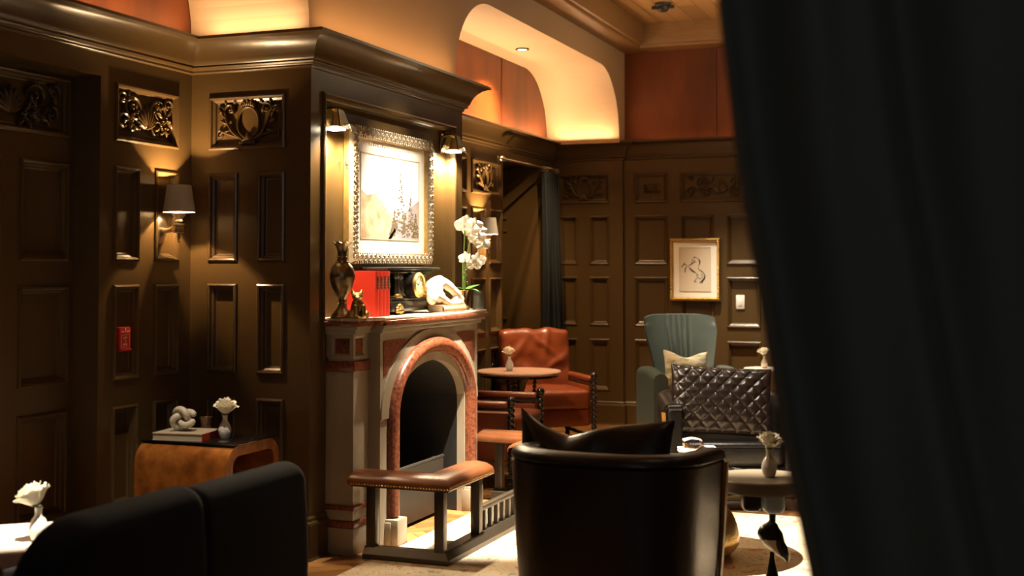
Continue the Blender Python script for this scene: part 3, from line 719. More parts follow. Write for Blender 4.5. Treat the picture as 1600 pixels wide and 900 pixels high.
ca = mb.build('figurine', GOLD); ca.location = (-3.112, 5.872, ZM); ca.rotation_euler = (0, 0, R(-50)); ca.scale = (1.42, 1.5, 1.0); tag(ca, 'small gold seated animal figurine beside the brass vase', 'figurine'); remesh(ca, .0035, 2)

order = ['nearest the gold figurine', 'second from the gold figurine', 'third from the gold figurine', 'nearest the black clock']
for i in range(4):
    y = 6.045+i*.0435
    t = thing('hardback_book', 'red cloth hardback standing on the mantel, '+order[i], 'book', (-3.272, y, ZM), 0, 'red hardbacks on the mantel')
    mb = MB(); mb.box(0, .172, 0, .003, 0, .248); mb.box(0, .172, .0385, .0415, 0, .248)
    mb.grid(lambda u, v: (.172+.008*sin(pi*u), .0415*u, .248*v), 9, 2); mb.grid(lambda u, v: (.169+.008*sin(pi*u), .0015+.0385*u, .248*v), 9, 2)
    mb.build('cover', BOOKR, t)
    mb = MB(); mb.box(.004, .168, .004, .0378, .004, .244); mb.build('pages', PAPER, t)
    mb = MB(); mb.grid(lambda u, v: (.1725+.008*sin(pi*(.18+.64*u)), .0415*(.18+.64*u), .150+.068*v), 7, 2); mb.build('spine_label', LABEL, t)
    lt = MB()
    for k, (z0, h_) in enumerate(((.157, .012), (.174, .008), (.187, .012), (.203, .008))):
        lt.grid(lambda u, v: (.1732+.008*sin(pi*(.36+.28*u)), .0415*(.36+.28*u), z0+h_*v), 4, 2)
    lt.build('spine_lettering', GOLD, t)

ck = thing('mantel_clock', 'black temple-form mantel clock with brass dial and gold feet', 'clock', (-3.215, 6.60, ZM))
def cbox(name, x0, x1, hw, z0, z1, b, m_=CLOCKB):
    mb = MB(); mb.box(x0, x1, -hw, hw, z0, z1, b, 2); return mb.build(name, m_, ck)
cbox('base', -.085, .090, .300, .016, .075, .008); cbox('plinth', -.075, .075, .275, .075, .092, .005)
cbox('body', -.060, .045, .135, .092, .236, .004); cbox('cornice', -.07, .070, .290, .232, .250, .006); cbox('top_slab', -.085, .090, .358, .250, .268, .006)
for s in (-1, 1):
    cbox_ = MB(); cbox_.box(-.05, .035, s*.235-.03, s*.235+.03, .092, .235, .004); cbox_.build('side_pier', CLOCKB, ck)
    for yy in (.155, .185):
        mb = MB(); mb.lathe(crz([(.018, 0), (.018, .012), (.010, .018), (.009, .06), (.010, .105), (.016, .118), (.019, .128), (.019, .14)], 2), (.052, s*yy, .092), 14); mb.build('column', CLOCKB, ck)
    mb = MB(); mb.box(.030, .075, s*.17-.04, s*.17+.04, .092, .104, .005); mb.ell((.06, s*.17, .106), (.02, .035, .012)); mb.build('column_mount', GOLD, ck)
    mb = MB()
    for i in range(7):
        a = i*pi/6; mb.ell((.094, s*.215+.032*cos(a), .020+.030*sin(a)), (.014, .013, .013), 8)
    mb.ell((.097, s*.215, .020), (.016, .020, .020), 10); mb.build('foot', GOLD, ck)
    mb = MB(); mb.tube([(.046, s*.262+.018*cos(a), .165+.022*sin(a)) for a in [2*pi*i/16 for i in range(16)]], .005, 6, closed=True); mb.ell((.046, s*.262, .165), (.014, .009, .013), 10); mb.build('lion_mount', GOLD, ck)
TX = M4.Translation((.045, 0, .165)) @ M4.Rotation(R(90), 4, 'Y')
mb = MB(); mb.lathe([(.068, 0), (.068, .06), (.060, .064)], seg=36, T=TX); mb.build('drum', CLOCKB, ck)
mb = MB(); mb.lathe([(.058, .060), (.072, .060), (.074, .070), (.066, .080), (.056, .076), (.056, .066)], seg=36, T=TX); bz = mb.build('bezel', GOLD, ck)
mb = MB(); mb.lathe([(0, .067), (.057, .067), (.057, .065), (0, .065)], seg=32, T=TX); fc = mb.build('dial', DIALF, ck)
mb = MB()
for i in range(12):
    a = i*pi/6; mb.box(.1115, .1125, -.0025, .0025, .040, .052, T=M4.Translation((0, 0, .165)) @ M4.Rotation(a, 4, 'X'))
mb.box(.1118, .1128, -.002, .002, -.005, .042, T=M4.Translation((0, 0, .165)) @ M4.Rotation(R(-35), 4, 'X')); mb.box(.1118, .1128, -.0025, .0025, -.005, .03, T=M4.Translation((0, 0, .165)) @ M4.Rotation(R(70), 4, 'X'))
mb.build('hour_marks_and_hands', INK, fc)

t = thing('book', 'small tan book lying flat under the white skull on the mantel', 'book', (-3.068, 6.93, ZM), 0)
mb = MB(); mb.box(-.05, .045, -.17, .17, 0, .004); mb.box(-.05, .045, -.17, .17, .036, .040); mb.grid(lambda u, v: (.045+.010*sin(pi*u), -.17+.34*v, .040*u), 9, 2); mb.build('cover', BOOKN, t)
mb = MB(); mb.box(-.046, .042, -.165, .165, .004, .036); mb.build('pages', PAPER, t)
mb = MB()   # long animal skull, snout to the right (+Y)
mb.ell((-.01, -.20, .105), (.052, .075, .060)); mb.tube(cr([(0, -.22, .13), (.0, -.12, .145), (.005, -.02, .118), (.01, .08, .075), (.015, .17, .035)], 6), [.040]*6+[.030]*8+[.026]*6+[.016]*5, 12)
mb.tube(cr([(.0, -.22, .075), (.01, -.13, .050), (.015, -.04, .020), (.018, .06, .014), (.018, .16, .020)], 6), [.036]*6+[.022]*6+[.013]*6+[.013]*7, 10)
mb.tube(cr([(.01, .03, .02), (.012, .07, .05), (.012, .10, .066)], 4), .016, 8); mb.ell((.0, -.245, .06), (.035, .04, .05))
for i in range(8): mb.ell((.025, -.02+i*.018, .030), (.007, .007, .010), 6)
sk = mb.build('skull', IVORY); sk.location = (-3.052, 6.92, ZM+.037); tag(sk, 'long white animal skull resting on the tan book', 'skull'); remesh(sk, .006, 2)

op = thing('potted_orchid', 'white orchid with arching stems in a brass pot on the mantel end', 'plant', (-3.13, 7.325, ZM))
mb = MB(); mb.lathe([(0, 0), (.036, 0), (.038, .006), (.044, .05), (.052, .118), (.054, .124), (.049, .124), (.044, .10), (0, .10)], seg=28); mb.build('pot', mat('mirror_bronze', (.45, .30, .17), .12, metal=1), op)
s1 = cr([(0, 0, .10), (.0, -.005, .28), (.01, -.012, .42), (.03, -.05, .53), (.05, -.12, .545)], 6); s2 = cr([(.005, .01, .10), (.01, .02, .27), (.02, .05, .42), (.03, .11, .50), (.05, .18, .45)], 6)
for s_ in (s1, s2): mb = MB(); mb.tube(s_, .0045, 7); mb.build('stem', STEM, op)
mb = MB(); mb.tube([(.012, -.008, .10), (.012, -.008, .33)], .003, 6); mb.tube([(-.012, .012, .10), (-.012, .012, .33)], .003, 6); mb.build('support_stick', STEM, op)
def leafm(L_, W, droop, az, el=.5):
    mb = MB()
    def f(u, v):
        w = W*sin(pi*min(1, .08+.92*u))**.7*(1-.2*u); x = L_*u; z = el*x-droop*u*u+.10*abs(v-.5)*w*4*.4
        y = (v-.5)*w; return (x*cos(az)-y*sin(az), x*sin(az)+y*cos(az), .115+z)
    mb.grid(f, 14, 7); return mb
for L_, W, dr, az, el in ((.17, .055, .03, 1.25, .42), (.13, .05, .05, 2.6, .5), (.13, .05, .06, -.3, .45), (.15, .05, .05, -1.9, .5)):
    leafm(L_, W, dr, az, el).build('leaf', GREEN, op)
def orchid_flower(p, az, s=1):
    mb = MB(); T = M4.Translation(p) @ M4.Rotation(az, 4, 'Z') @ M4.Rotation(R(-12), 4, 'Y')
    for a, L_, W in ((pi/2, .042, .034), (pi/2+2.2, .042, .032), (pi/2-2.2, .042, .032), (.12, .046, .056), (pi-.12, .046, .056)):
        def f(u, v):
            w = W*sin(pi*min(.97, .06+.9*u))**.6; r_ = L_*u; y = (v-.5)*w
            yy = r_*cos(a)-y*sin(a); zz = r_*sin(a)+y*cos(a); return (s*(.006+.012*u*u-.05*abs(v-.5)**2*w/.05), s*yy, s*zz)
        mb.grid(f, 7, 6, T=T)
    mb.ell((.014*s, 0, -.006*s), (.012*s, .010*s, .010*s), 8, T); mb.build('flower', ORCH, op)
for p, az, s in (((.05, -.115, .530), -.5, 1.15), ((.045, -.06, .545), -.1, 1.1), ((.045, .01, .50), -.35, 1.1), ((.05, .06, .535), .1, 1.05), ((.06, .075, .455), -.3, 1.15), ((.05, .13, .50), .2, 1.05), ((.065, .155, .415), -.2, 1.0), ((.045, -.075, .325), -.9, .9), ((.06, .03, .285), -.3, 1.0), ((.065, .075, .315), .1, 1.05)):
    orchid_flower(p, az-.85, s*1.1)
mb = MB()
mb.tube(cr([(.0, .0, .26), (.02, -.03, .30), (.04, -.07, .315)], 4), .003, 6); mb.tube(cr([(.0, .0, .24), (.03, .03, .27), (.05, .06, .30)], 4), .003, 6); mb.build('side_stem', STEM, op)
mb = MB()
for z, dy in ((.20, -.03), (.22, .02), (.17, .025), (.235, -.02), (.185, -.015)): mb.ell((.015, dy, z), (.007, .007, .011), 8); mb.tube([(0, 0, z-.02), (.015, dy, z)], .002, 5)
mb.build('bud', STEM, op)
gv = thing('glass_vessel', 'tapered grey glass tumbler beside the orchid pot', 'glass', (-3.055, 7.385, ZM))
mb = MB(); mb.lathe([(0, .0), (.036, 0), (.036, .006), (.026, .118), (.023, .118), (.032, .010), (0, .010)], seg=28); mb.build('body', DGLASS, gv)

# ------------------------------------------------------------------ wall sconces (hand holding a torch)
def sconce(label, y, z):
    t = thing('wall_sconce', label, 'wall lamp', (XL-.028, y, z))
    TXr = M4.Rotation(R(90), 4, 'Y')
    mb = MB(); mb.lathe([(0, 0), (.075, 0), (.075, .010), (.062, .020), (.030, .026), (0, .027)], seg=32, T=M4.Diagonal((1, .78, 1.05, 1)) @ TXr); mb.build('backplate', NICK, t)
    mb = MB(); mb.tube(cr([(.02, 0, -.005), (.055, 0, -.010), (.095, 0, .0)], 5), [.014]*4+[.013]*4+[.016]*3, 10); mb.ell((.122, 0, .0), (.026, .020, .026), 12)   # arm and fist
    for k in range(4): mb.tube(cr([(.112, -.018, .018-.012*k), (.135, -.024, .018-.012*k), (.152, -.006, .018-.012*k), (.142, .016, .017-.012*k)], 4), .0068, 7)
    mb.tube(cr([(.112, .018, .010), (.130, .026, .018), (.148, .016, .022)], 4), .0075, 7); mb.build('hand_arm', NICK, t)
    mb = MB(); mb.lathe(crz([(0, -.075), (.008, -.072), (.005, -.062), (.009, -.05), (.010, 0), (.011, .03), (.022, .038), (.016, .048), (.024, .058), (.036, .075), (.034, .078), (0, .078)], 2), (.130, 0, 0), 20); mb.build('torch', NICK, t)
    mb = MB(); mb.lathe([(.082, .085), (.062, .225), (.060, .225), (.080, .085)], (.130, 0, 0), 36, flute=lambda j, a, r, z: (r, z)); mb.build('lamp_shade', SHADE, t)
    mb = MB(); mb.lathe(crz([(0, .10), (.010, .105), (.014, .13), (.010, .155), (0, .17)], 3), (.130, 0, 0), 14); mb.build('bulb', BULB, t)
    return t
sconce('torch hand wall sconce with grey shade on the near left wall', 5.44, 1.706)
sconce('torch hand wall sconce with pale shade beyond the orchid', 9.72, 1.700)

# ------------------------------------------------------------------ fire alarm pull station, light switch
fa = thing('fire_alarm', 'red fire alarm pull station on the left panelled wall', 'fire alarm', (XL-.028, 5.135, 1.09))
mb = MB(); mb.box(0, .040, -.042, .042, 0, .118, .004); mb.box(.04, .046, -.042, .042, .0, .012, .003); mb.build('housing', ALARM, fa)
mb = MB()
for a in ((-.032, .032, .018, .0195), (-.032, .032, .080, .0815), (-.032, -.0305, .018, .0815), (.0305, .032, .018, .0815)): mb.box(.0400, .0408, a[0], a[1], a[2], a[3])
mb.build('border', ALARML, fa)
def text(s_, size, T, mat_, par, name='lettering'):
    cu = bpy.data.curves.new(name, 'FONT'); cu.body = s_; cu.size = size; cu.align_x = 'CENTER'; cu.extrude = .0004
    o = bpy.data.objects.new(name, cu); COL.objects.link(o)
    dg = bpy.context.evaluated_depsgraph_get(); me = bpy.data.meshes.new_from_object(o.evaluated_get(dg)); bpy.data.objects.remove(o)
    me.transform(T); me.materials.clear(); me.materials.append(mat_)
    q = bpy.data.objects.new(name, me); COL.objects.link(q); q.parent = par; return q
FT = lambda z: frame((.0405, 0, z), (0, 1, 0), (1, 0, 0))
text('FIRE ALARM', .0125, FT(.092), ALARML, fa); text('LIFT', .016, FT(.060), ALARML, fa); text('&', .013, FT(.045), ALARML, fa); text('PULL', .016, FT(.027), ALARML, fa)
mb = MB(); mb.ell((.041, 0, .108), (.003, .004, .004), 8); mb.build('lamp_dot', WHITE, fa)
ls = thing('light_switch', 'white light switch plate on the back wall right of the horse drawing', 'light switch', (-2.195, YB2+.028, 1.185))
mb = MB(); mb.box(-.040, .040, -.012, 0, -.065, .065, .004); mb.build('plate', WHITE, ls)
mb = MB(); mb.box(-.018, .018, -.017, -.010, -.035, .035, .003); mb.build('rocker', WHITE, ls)

# ------------------------------------------------------------------ horse drawing
hd = thing('framed_drawing', 'rearing horse ink drawing in a twisted gold frame on the back wall', 'drawing', (-2.612, YB2-.016, 1.49))
HF = M4(((1, 0, 0, 0), (0, -1, 0, 0), (0, 0, 1, 0), (0, 0, 0, 1)))
HW, HH = .486, .594
mb = MB(); picture_frame(mb, HW, HH, .036, .030); mb.build('frame', GOLD, hd, HF)
mb = MB()
for x, z, s in along(HW, HH, .036, .021):
    T = M4.Translation((x, .030, z)) @ M4.Rotation(R(40), 4, 'Y'); mb.ell((0, 0, 0), (.016, .008, .0075), 8, T)
mb.build('rope_moulding', GOLD, hd, HF)
mb = MB(); mb.box(-HW/2+.03, HW/2-.03, .004, .012, -HH/2+.03, HH/2-.03); mb.build('mat_board', MAT_, hd, HF)
mb = MB(); mb.mi = 0; mb.box(-.148, .148, .012, .0135, -.206, .206); mb.mi = 1; rectframe(mb, -.150, .150, -.208, .208, .003, .0160)
S = M4.Translation((-.292*1, 0, 0)); mb.mi = 2
def q(px, py): # picture coordinates of the sketch (zoomed sheet)
    return ((px-306)/322*.296, -(py-395)/455*.412)
TP = M4(((1, 0, 0, 0), (0, 0, 1, .0142), (0, 1, 0, 0), (0, 0, 0, 1)))
strokes = [([(232, 360), (262, 345), (292, 322), (318, 310)], .010), ([(240, 368), (262, 395), (290, 418), (318, 432)], .016), ([(288, 275), (302, 268), (322, 272)], .010), ([(318, 272), (340, 285), (358, 310), (352, 345), (338, 365)], .008),
           ([(338, 365), (345, 395), (375, 415), (400, 440), (410, 470)], .008), ([(400, 440), (408, 470), (395, 500), (370, 522), (350, 540)], .016), ([(330, 430), (325, 460), (345, 490), (375, 485), (395, 460)], .006),
           ([(325, 480), (312, 505), (300, 525), (330, 525)], .008), ([(232, 360), (205, 345), (180, 350), (168, 365)], .008), ([(205, 322), (190, 340), (172, 358)], .008), ([(168, 362), (176, 372)], .014), ([(232, 362), (208, 380), (203, 410), (198, 435)], .010),
           ([(262, 345), (280, 300), (290, 278)], .005), ([(302, 290), (296, 305), (300, 318)], .005), ([(395, 495), (385, 520), (372, 545)], .010), ([(345, 300), (356, 322), (350, 350)], .010), ([(310, 440), (330, 445), (350, 470)], .005), ([(360, 430), (380, 450), (372, 475)], .005)]
for pts, w in strokes: mb.ribbon([(p.x, p.y) for p in cr([q(*p) for p in pts], 5)], w, TP)
mb.build('drawing_sheet', [CREAMP, BOOKC, INK], hd, HF)

# ------------------------------------------------------------------ roses and bud vases
def rose_mesh(r, tilt=(0, 0)):
    mb = MB(); T = M4.Rotation(tilt[0], 4, 'X') @ M4.Rotation(tilt[1], 4, 'Y')
    for n, rb_, rt_, hh, curl, wd in ((3, .10, .20, 1.36, .00, 1.5), (4, .20, .42, 1.36, .03, 1.15), (5, .30, .64, 1.28, .07, .95), (6, .40, .84, 1.12, .12, .78), (6, .44, .98, .88, .16, .76)):
        for k in range(n):
            ph = 2*pi*k/n+n*.9+random.uniform(-.25, .25); hk = hh*random.uniform(.90, 1.06)
            def f(u, v):
                s_ = (u-.5)*2; w_ = wd*(.55+.45*v)*(1-.22*v**5)
                rr = r*(rb_*v**.35+(rt_-rb_)*v**.8+curl*v**5*(1+.35*sin(5*s_+k*2))-.05*s_*s_*v)
                z = r*(hk*v**1.15*(1-.12*abs(s_)**2.4*v)-curl*.7*v**7+.05*sin(7*s_+k)*v**4)
                a = ph+s_*w_; return (rr*cos(a), rr*sin(a), z)
            mb.grid(f, 11, 9, T=T)
    mb.ell((0, 0, r*.5), (r*.24, r*.24, r*.62), 12, T); mb.ell((0, 0, r*.20), (r*.40, r*.40, r*.20), 12, T)
    return mb
VASEP = crz([(.018, 0), (.023, .004), (.030, .025), (.032, .045), (.025, .068), (.014, .086), (.012, .10), (.0145, .114)], 3)
def bud_vase(label, loc, s=1.0):
    t = thing('bud_vase', label, 'vase', loc, 0, 'white bud vases')
    mb = MB(); mb.lathe([(0, 0)]+[(r*s, z*s) for r, z in VASEP]+[((.0115)*s, .114*s), (.009*s, .10*s), (.012*s, .084*s), (0, .07*s)], seg=28); mb.build('body', CERAM, t); return t
def rose(label, loc, r, tilt, vs=1.0):
    t = thing('rose', label, 'flower', (loc[0], loc[1], loc[2]+.072*vs), 0, 'white roses')
    mb = rose_mesh(r, tilt); mb.build('bloom', PETAL, t, M4.Translation((-.006*tilt[1]*0, 0, .050*vs)))
    mb = MB(); mb.tube([(0, 0, 0), (0, 0, .055*vs)], .0035*vs, 7)
    for a in (0, 2.1, 4.2): mb.ell((.010*cos(a), .010*sin(a), .048*vs), (.012, .012, .004), 8)
    mb.build('stem', STEM, t); return t

# ------------------------------------------------------------------ burl waterfall table and what stands on it
ZT_ = .65
bt = thing('waterfall_table', 'burl wood waterfall side table in the left corner', 'table', (-3.92, 5.086, 0))
mb = MB(); D, th, rad = .47, .052, .105
def arc_path(off):
    pts = [(off, 0)]; r_ = rad-off
    for i in range(9): a = pi-i*pi/16; pts.append((rad+r_*cos(a), ZT_-rad+r_*sin(a)))
    for i in range(9): a = pi/2-i*pi/16; pts.append((D-rad+r_*cos(a), ZT_-rad+r_*sin(a)))
    pts.append((D-off, 0)); return pts
po, pi_ = arc_path(0), arc_path(th); W = .53
for k in range(len(po)-1):
    a, b, c, d = po[k], po[k+1], pi_[k+1], pi_[k]
    for x in (0, W): mb.poly([(x, *a), (x, *b), (x, *c), (x, *d)])
    mb.poly([(0, *a), (W, *a), (W, *b), (0, *b)]); mb.poly([(0, *d), (W, *d), (W, *c), (0, *c)])
for a, d in ((po[0], pi_[0]), (po[-1], pi_[-1])): mb.poly([(0, *a), (W, *a), (W, *d), (0, *d)])
bmesh.ops.remove_doubles(mb.bm, verts=mb.bm.verts, dist=1e-5); mb.build('body', BURL, bt, ang=30)
mb = MB(); mb.box(-.004, W+.004, .055, D-.045, ZT_+.0005, ZT_+.008, .002); mb.build('glass_top', GLASSB, bt)
ZG = ZT_+.0085
t = thing('art_book', 'cream and orange art book lying flat on the burl table', 'book', (-3.735, 5.262, ZG), 8)
mb = MB(); mb.mi = 0; mb.box(-.135, .130, -.110, .110, 0, .003); mb.box(-.135, .130, -.110, .110, .033, .036)
mb.mi = 1; mb.box(.130, .133, -.110, -.03, 0, .036); mb.box(.130, .133, .06, .110, 0, .036); mb.mi = 2; mb.box(.130, .1335, -.03, .06, 0, .036); mb.build('cover', [BOOKC, BOOKT, BOOKM], t)
mb = MB(); mb.box(-.132, .129, -.106, .106, .003, .033); mb.build('pages', PAPER, t)
kn = MB(); n = 90; K = []
for i in range(n):
    a = .25+i/(n-1)*(2*pi-.42)
    K.append(((cos(2*a)*(1+.42*cos(3*a)))*.040, sin(3*a)*.022+.0, (sin(2*a)*(1+.42*cos(3*a)))*.034))
kn.tube(K, .0165, 14); kn.ell(K[0], .0165, 12); kn.ell(K[-1], .0165, 12)
ko = kn.build('knot_sculpture', KNOT); mz = min(v.co.z for v in ko.data.vertices)
ko.location = (-3.752, 5.245, ZG+.036-mz); ko.rotation_euler = (0, 0, R(14)); tag(ko, 'off-white knotted ceramic sculpture sitting on the art book', 'sculpture')
mb = MB(); mb.lathe(crz([(.0, 0), (.030, 0), (.033, .006), (.027, .03), (.027, .05), (.034, .085)], 3)+[(.031, .085), (.025, .05), (.025, .03), (0, .012)], seg=28)
o = mb.build('cup', SMOKE); o.location = (-3.745, 5.43, ZG); tag(o, 'smoky waisted glass cup behind the knotted sculpture', 'cup')
bud_vase('white bud vase on the burl wood table', (-3.555, 5.315, ZG), 1.0); rose('white rose in the vase on the burl wood table', (-3.555, 5.315, ZG), .056, (0, .1), 1.0)

# ------------------------------------------------------------------ left white table, its rose
lt_ = thing('drum_table', 'white topped brown drum table at the left edge of the room', 'table', (-3.62, 3.85, 0), 40)
mb = MB(); mb.box(-.30, .22, -.16, .30, .425, .45, .004); mb.build('top', WTOP, lt_)
mb = MB(); mb.box(-.285, .205, -.145, .285, .0, .425, .006); mb.build('body', WOODB, lt_)
bud_vase('white bud vase on the brightly lit white table, behind the velvet sofa', (-3.445, 3.894, .451), 1.12); rose('overlit white rose in the vase behind the velvet sofa', (-3.455, 3.894, .451), .064, (.10, -.42), 1.12)

# ------------------------------------------------------------------ velvet sofa, seen from behind
so = thing('sofa', 'dark navy velvet sofa seen from behind in the left foreground', 'sofa', (-2.5, 3.5, 0))
def sofa_back(y0, y1, zt, end0, end1):
    mb = MB()
    def f(u, v):
        y = lerp(y0, y1, u); e = 1
        a = min(1, (y-y0)/end0[0]) if end0 else 1; b = min(1, (y1-y)/end1[0]) if end1 else 1
        ca = (1-(1-a)**2)**.5; cb = (1-(1-b)**2)**.5
        top = zt-(end0[1]*(1-ca) if end0 else 0)-(end1[1]*(1-cb) if end1 else 0)
        inset = ((end0[2]*(1-ca)) if end0 else 0)+((end1[2]*(1-cb)) if end1 else 0)
        # section from outside bottom over the top to the inside bottom
        th_ = .17; t = v
        if t < .4: x = 0; z = lerp(.12, top-.075, t/.4)
        elif t < .7: k = (t-.4)/.3*pi; x = -th_/2+th_/2*cos(k); z = top-.075+.075*sin(k)
        else: x = -th_; z = lerp(top-.075, .30, (t-.7)/.3)
        if t < .4: x = .015*sin(pi*t/.4)
        return (x-inset, y-3.5, z)
    mb.grid(f, 40, 44)
    # close the ends
    return mb
sofa_back(2.865, 3.635, .762, (.22, .25, 0), (.045, .03, .012)).build('back_cushion', VELVET, so, ang=80)
sofa_back(3.625, 4.31, .748, (.045, .03, .012), (.035, .03, .02)).build('back_cushion', VELVET, so, ang=80)
mb = MB(); mb.box(-.80, -.04, -.48, .77, .12, .34, .04, 3); mb.build('base', VELVET, so)
for yy in (-.44, .16): mb = MB(); mb.box(-.80, -.16, yy, yy+.60, .33, .44, .05, 4); mb.build('seat_cushion', VELVET, so)
def sarm(y0, y1):
    mb = MB(); mb.box(-.78, -.02, y0, y1, .12, .47, .06, 4); mb.build('arm', VELVET, so)
sarm(-.59, -.45); sarm(.66, .80)
for x, y in ((-.72, -.42), (-.10, -.42), (-.72, .70), (-.10, .70)): mb = MB(); mb.lathe([(.018, 0), (.026, .12)], (x, y, 0), 14); mb.build('leg', BOB, so)
# ------------------------------------------------------------------ chair whose scrolled arm enters at the left edge
ec = thing('armchair', 'chair at the left edge showing only its dark scrolled arm', 'armchair', (-2.79, 2.45, 0), 180)
for s in (-1, 1):
    mb = MB(); pts = [(s*.27, .25, .70), (s*.27, 0, .705), (s*.27, -.20, .695)]+[(s*.27, -.20-.042*sin(a), .653+.042*cos(a)) for a in [i*pi/8 for i in range(2, 13)]]
    mb.tube(cr(pts[:4], 4)[:-1]+[V(p) for p in pts[3:]], .022, 10); mb.tube([(s*.27, -.15, .68), (s*.27, -.16, .40)], .018, 8); mb.build('arm', BOB, ec)
    for y in (-.22, .24): mb = MB(); mb.tube([(s*.25, y, .40), (s*.26, y*1.1, 0)], [.022, .015], 10); mb.build('leg', BOB, ec)
mb = MB(); mb.box(-.28, .28, -.26, .27, .37, .46, .03, 3); mb.build('seat', BLKL, ec)
mb = MB(); mb.box(-.27, .27, .22, .29, .44, .80, .03, 3); mb.build('backrest', BLKL, ec)

# ------------------------------------------------------------------ pillows
def pillow_mesh(w, h, t, pinch=.05, n=36, quilt=0, puff=.45):
    mb = MB()
    for s in (-1, 1):
        def f(u, v):
            a, b = 2*u-1, 2*v-1
            x = a*w/2*(1-pinch*(1-b*b)); z = b*h/2*(1-pinch*1.3*(1-a*a))
            d = ((1-abs(a)**2.6)*(1-abs(b)**2.6)); d = max(0, d)**puff
            y = s*t/2*d
            if quilt:
                k = quilt; p1 = abs(sin(pi*(x+z*1.0)/k)); p2 = abs(sin(pi*(x-z*1.0)/k)); y += s*.016*(min(p1, p2)**.5-.6)*min(1, d*1.6)
            return (x, y, z)
        mb.grid(f, n, n)
    bmesh.ops.remove_doubles(mb.bm, verts=mb.bm.verts, dist=1e-5); return mb
# ------------------------------------------------------------------ navy leather barrel chairs
def barrel_chair(name, label, loc, rz, w=.74, d=.62, h=.78, hf=.70):
    """front is local -y. Curved outer shell with padded rim, brass edge bands, seat cushion and plinth."""
    t = thing(name, label, 'armchair', loc, rz)
    def path(u):   # U plan, right front -> back -> left front, returns point and outward normal
        a = (u-.5)*2; hw = w/2; e = 2.6
        ang = (a*.5)*pi                    # -90..90
        k = abs(a)
        sx = math.copysign(abs(sin(ang))**(2/e), a) if a else 0; sy = abs(cos(ang))**(2/e)
        return V((sx*hw, d*.5*sy*1.0, 0))
    P = []
    n = 48
    pts = [V((-w/2, -d/2, 0)), V((-w/2, -d/4, 0))]+[path(i/n) for i in range(n+1)]+[V((w/2, -d/4, 0)), V((w/2, -d/2, 0))]
    m = len(pts)
    def nrm(i):
        a = pts[max(0, i-1)]; b = pts[min(m-1, i+1)]; tt = (b-a).normalized(); return V((-tt.y, tt.x, 0))
    th_ = .105
    def section(i):
        p = pts[i]; nn = nrm(i); s_ = (p.y+d/2)/(d); top = lerp(hf, h, min(1, max(0, s_*1.25)))
        out = []
        for off, z in ((-.045, .055), (-.030, .20), (-.012, .42), (0, top-.10), (.003, top-.055), (-.004, top-.050), (.006, top-.040), (.002, top-.018), (-.018, top-.004), (-.05, top), (-.082, top-.006), (-th_, top-.03), (-th_-.004, top-.08), (-th_-.004, .36)):
            q_ = p+nn*off; out.append((q_.x, q_.y, z))
        return out
    mb = MB(); S_ = [section(i) for i in range(m)]
    mb.grid(lambda u, v: S_[round(u*(m-1))][round(v*13)], m, 14)
    for k in (0, -1): mb.poly(S_[k])
    mb.build('shell', NAVYL, t, ang=50)
    for k, sx in ((0, -1), (-1, 1)):   # brass band down the front edges of the shell
        mb = MB(); sec = S_[k][:5]
        pts2 = [V(p)+V((sx*.004, -.006, 0)) for p in sec]
        for a, b in zip(pts2, pts2[1:]):
            mb.prism([(a.x-.011, a.y, a.z), (a.x+.011, a.y, a.z), (b.x+.011, b.y, b.z), (b.x-.011, b.y, b.z)], (0, .030, 0))
        mb.build('edge_band', GOLDW, t)
        mb = MB(); cx = sx*(w/2-th_/2-.012); mb.box(cx-.046, cx+.046, -d/2-.028, -d/2+.06, .075, hf-.030, .022, 3)
        mb.box(cx-.050, cx+.050, -d/2-.032, -d/2+.06, hf-.045, hf-.004, .018, 3); mb.build('arm_front', NAVYL, t)
    mb = MB(); mb.box(-w/2+.11, w/2-.11, -d/2-.035, d/2-.13, .27, .43, .045, 4); mb.tube([(-w/2+.14, -d/2-.030, .40), (w/2-.14, -d/2-.030, .40)], .007, 8); mb.build('seat_cushion', NAVYL, t)
    mb = MB(); mb.box(-w/2+.10, w/2-.10, -d/2-.015, d/2-.10, .06, .275, .012); mb.build('seat_base', NAVYL, t)
    mb = MB(); mb.box(-w/2+.09, w/2-.09, -d/2+.03, d/2-.12, 0, .065); mb.build('plinth', BOB, t)
    return t
nc = barrel_chair('barrel_chair', 'black leather barrel chair seen from behind in the foreground', (-1.432, 4.845, .012), 177, w=.775, d=.60, h=.785, hf=.755)
dc = barrel_chair('barrel_chair', 'black leather barrel chair facing the camera with a quilted cushion', (-1.625, 8.09, 0), 21, w=.85, d=.66, h=.70, hf=.66)
mb = pillow_mesh(.66, .40, .15, .05, 44, puff=.4)
for v in mb.bm.verts:   # soft slumped leather: peaked left corner, sagging middle
    k = max(0, (v.co.z+.05)/.25); x = -v.co.x/.33   # x: -1 left .. 1 right as seen from behind
    v.co.z += k*interp([-1, -.7, -.35, 0, .35, .7, 1], [.02, -.045, -.088, -.055, -.030, -.018, -.012], x)
    v.co.y += .022*sin(v.co.x*19+v.co.z*14)*max(0, .8-abs(x))*k
cu = mb.build('cushion', BLKL); cu.location = (-1.535, 4.955, .700); cu.rotation_euler = (R(14), 0, R(183)); tag(cu, 'slumped black leather cushion on the foreground barrel chair', 'cushion')
mb = pillow_mesh(.64, .44, .15, .03, 96, quilt=.094)
cq = mb.build('quilted_cushion', QUILT, ang=180); cq.location = (-1.600, 7.88, .665); cq.rotation_euler = (R(-16), R(3), R(21)); tag(cq, 'diamond quilted dark leather cushion on the far barrel chair', 'cushion')

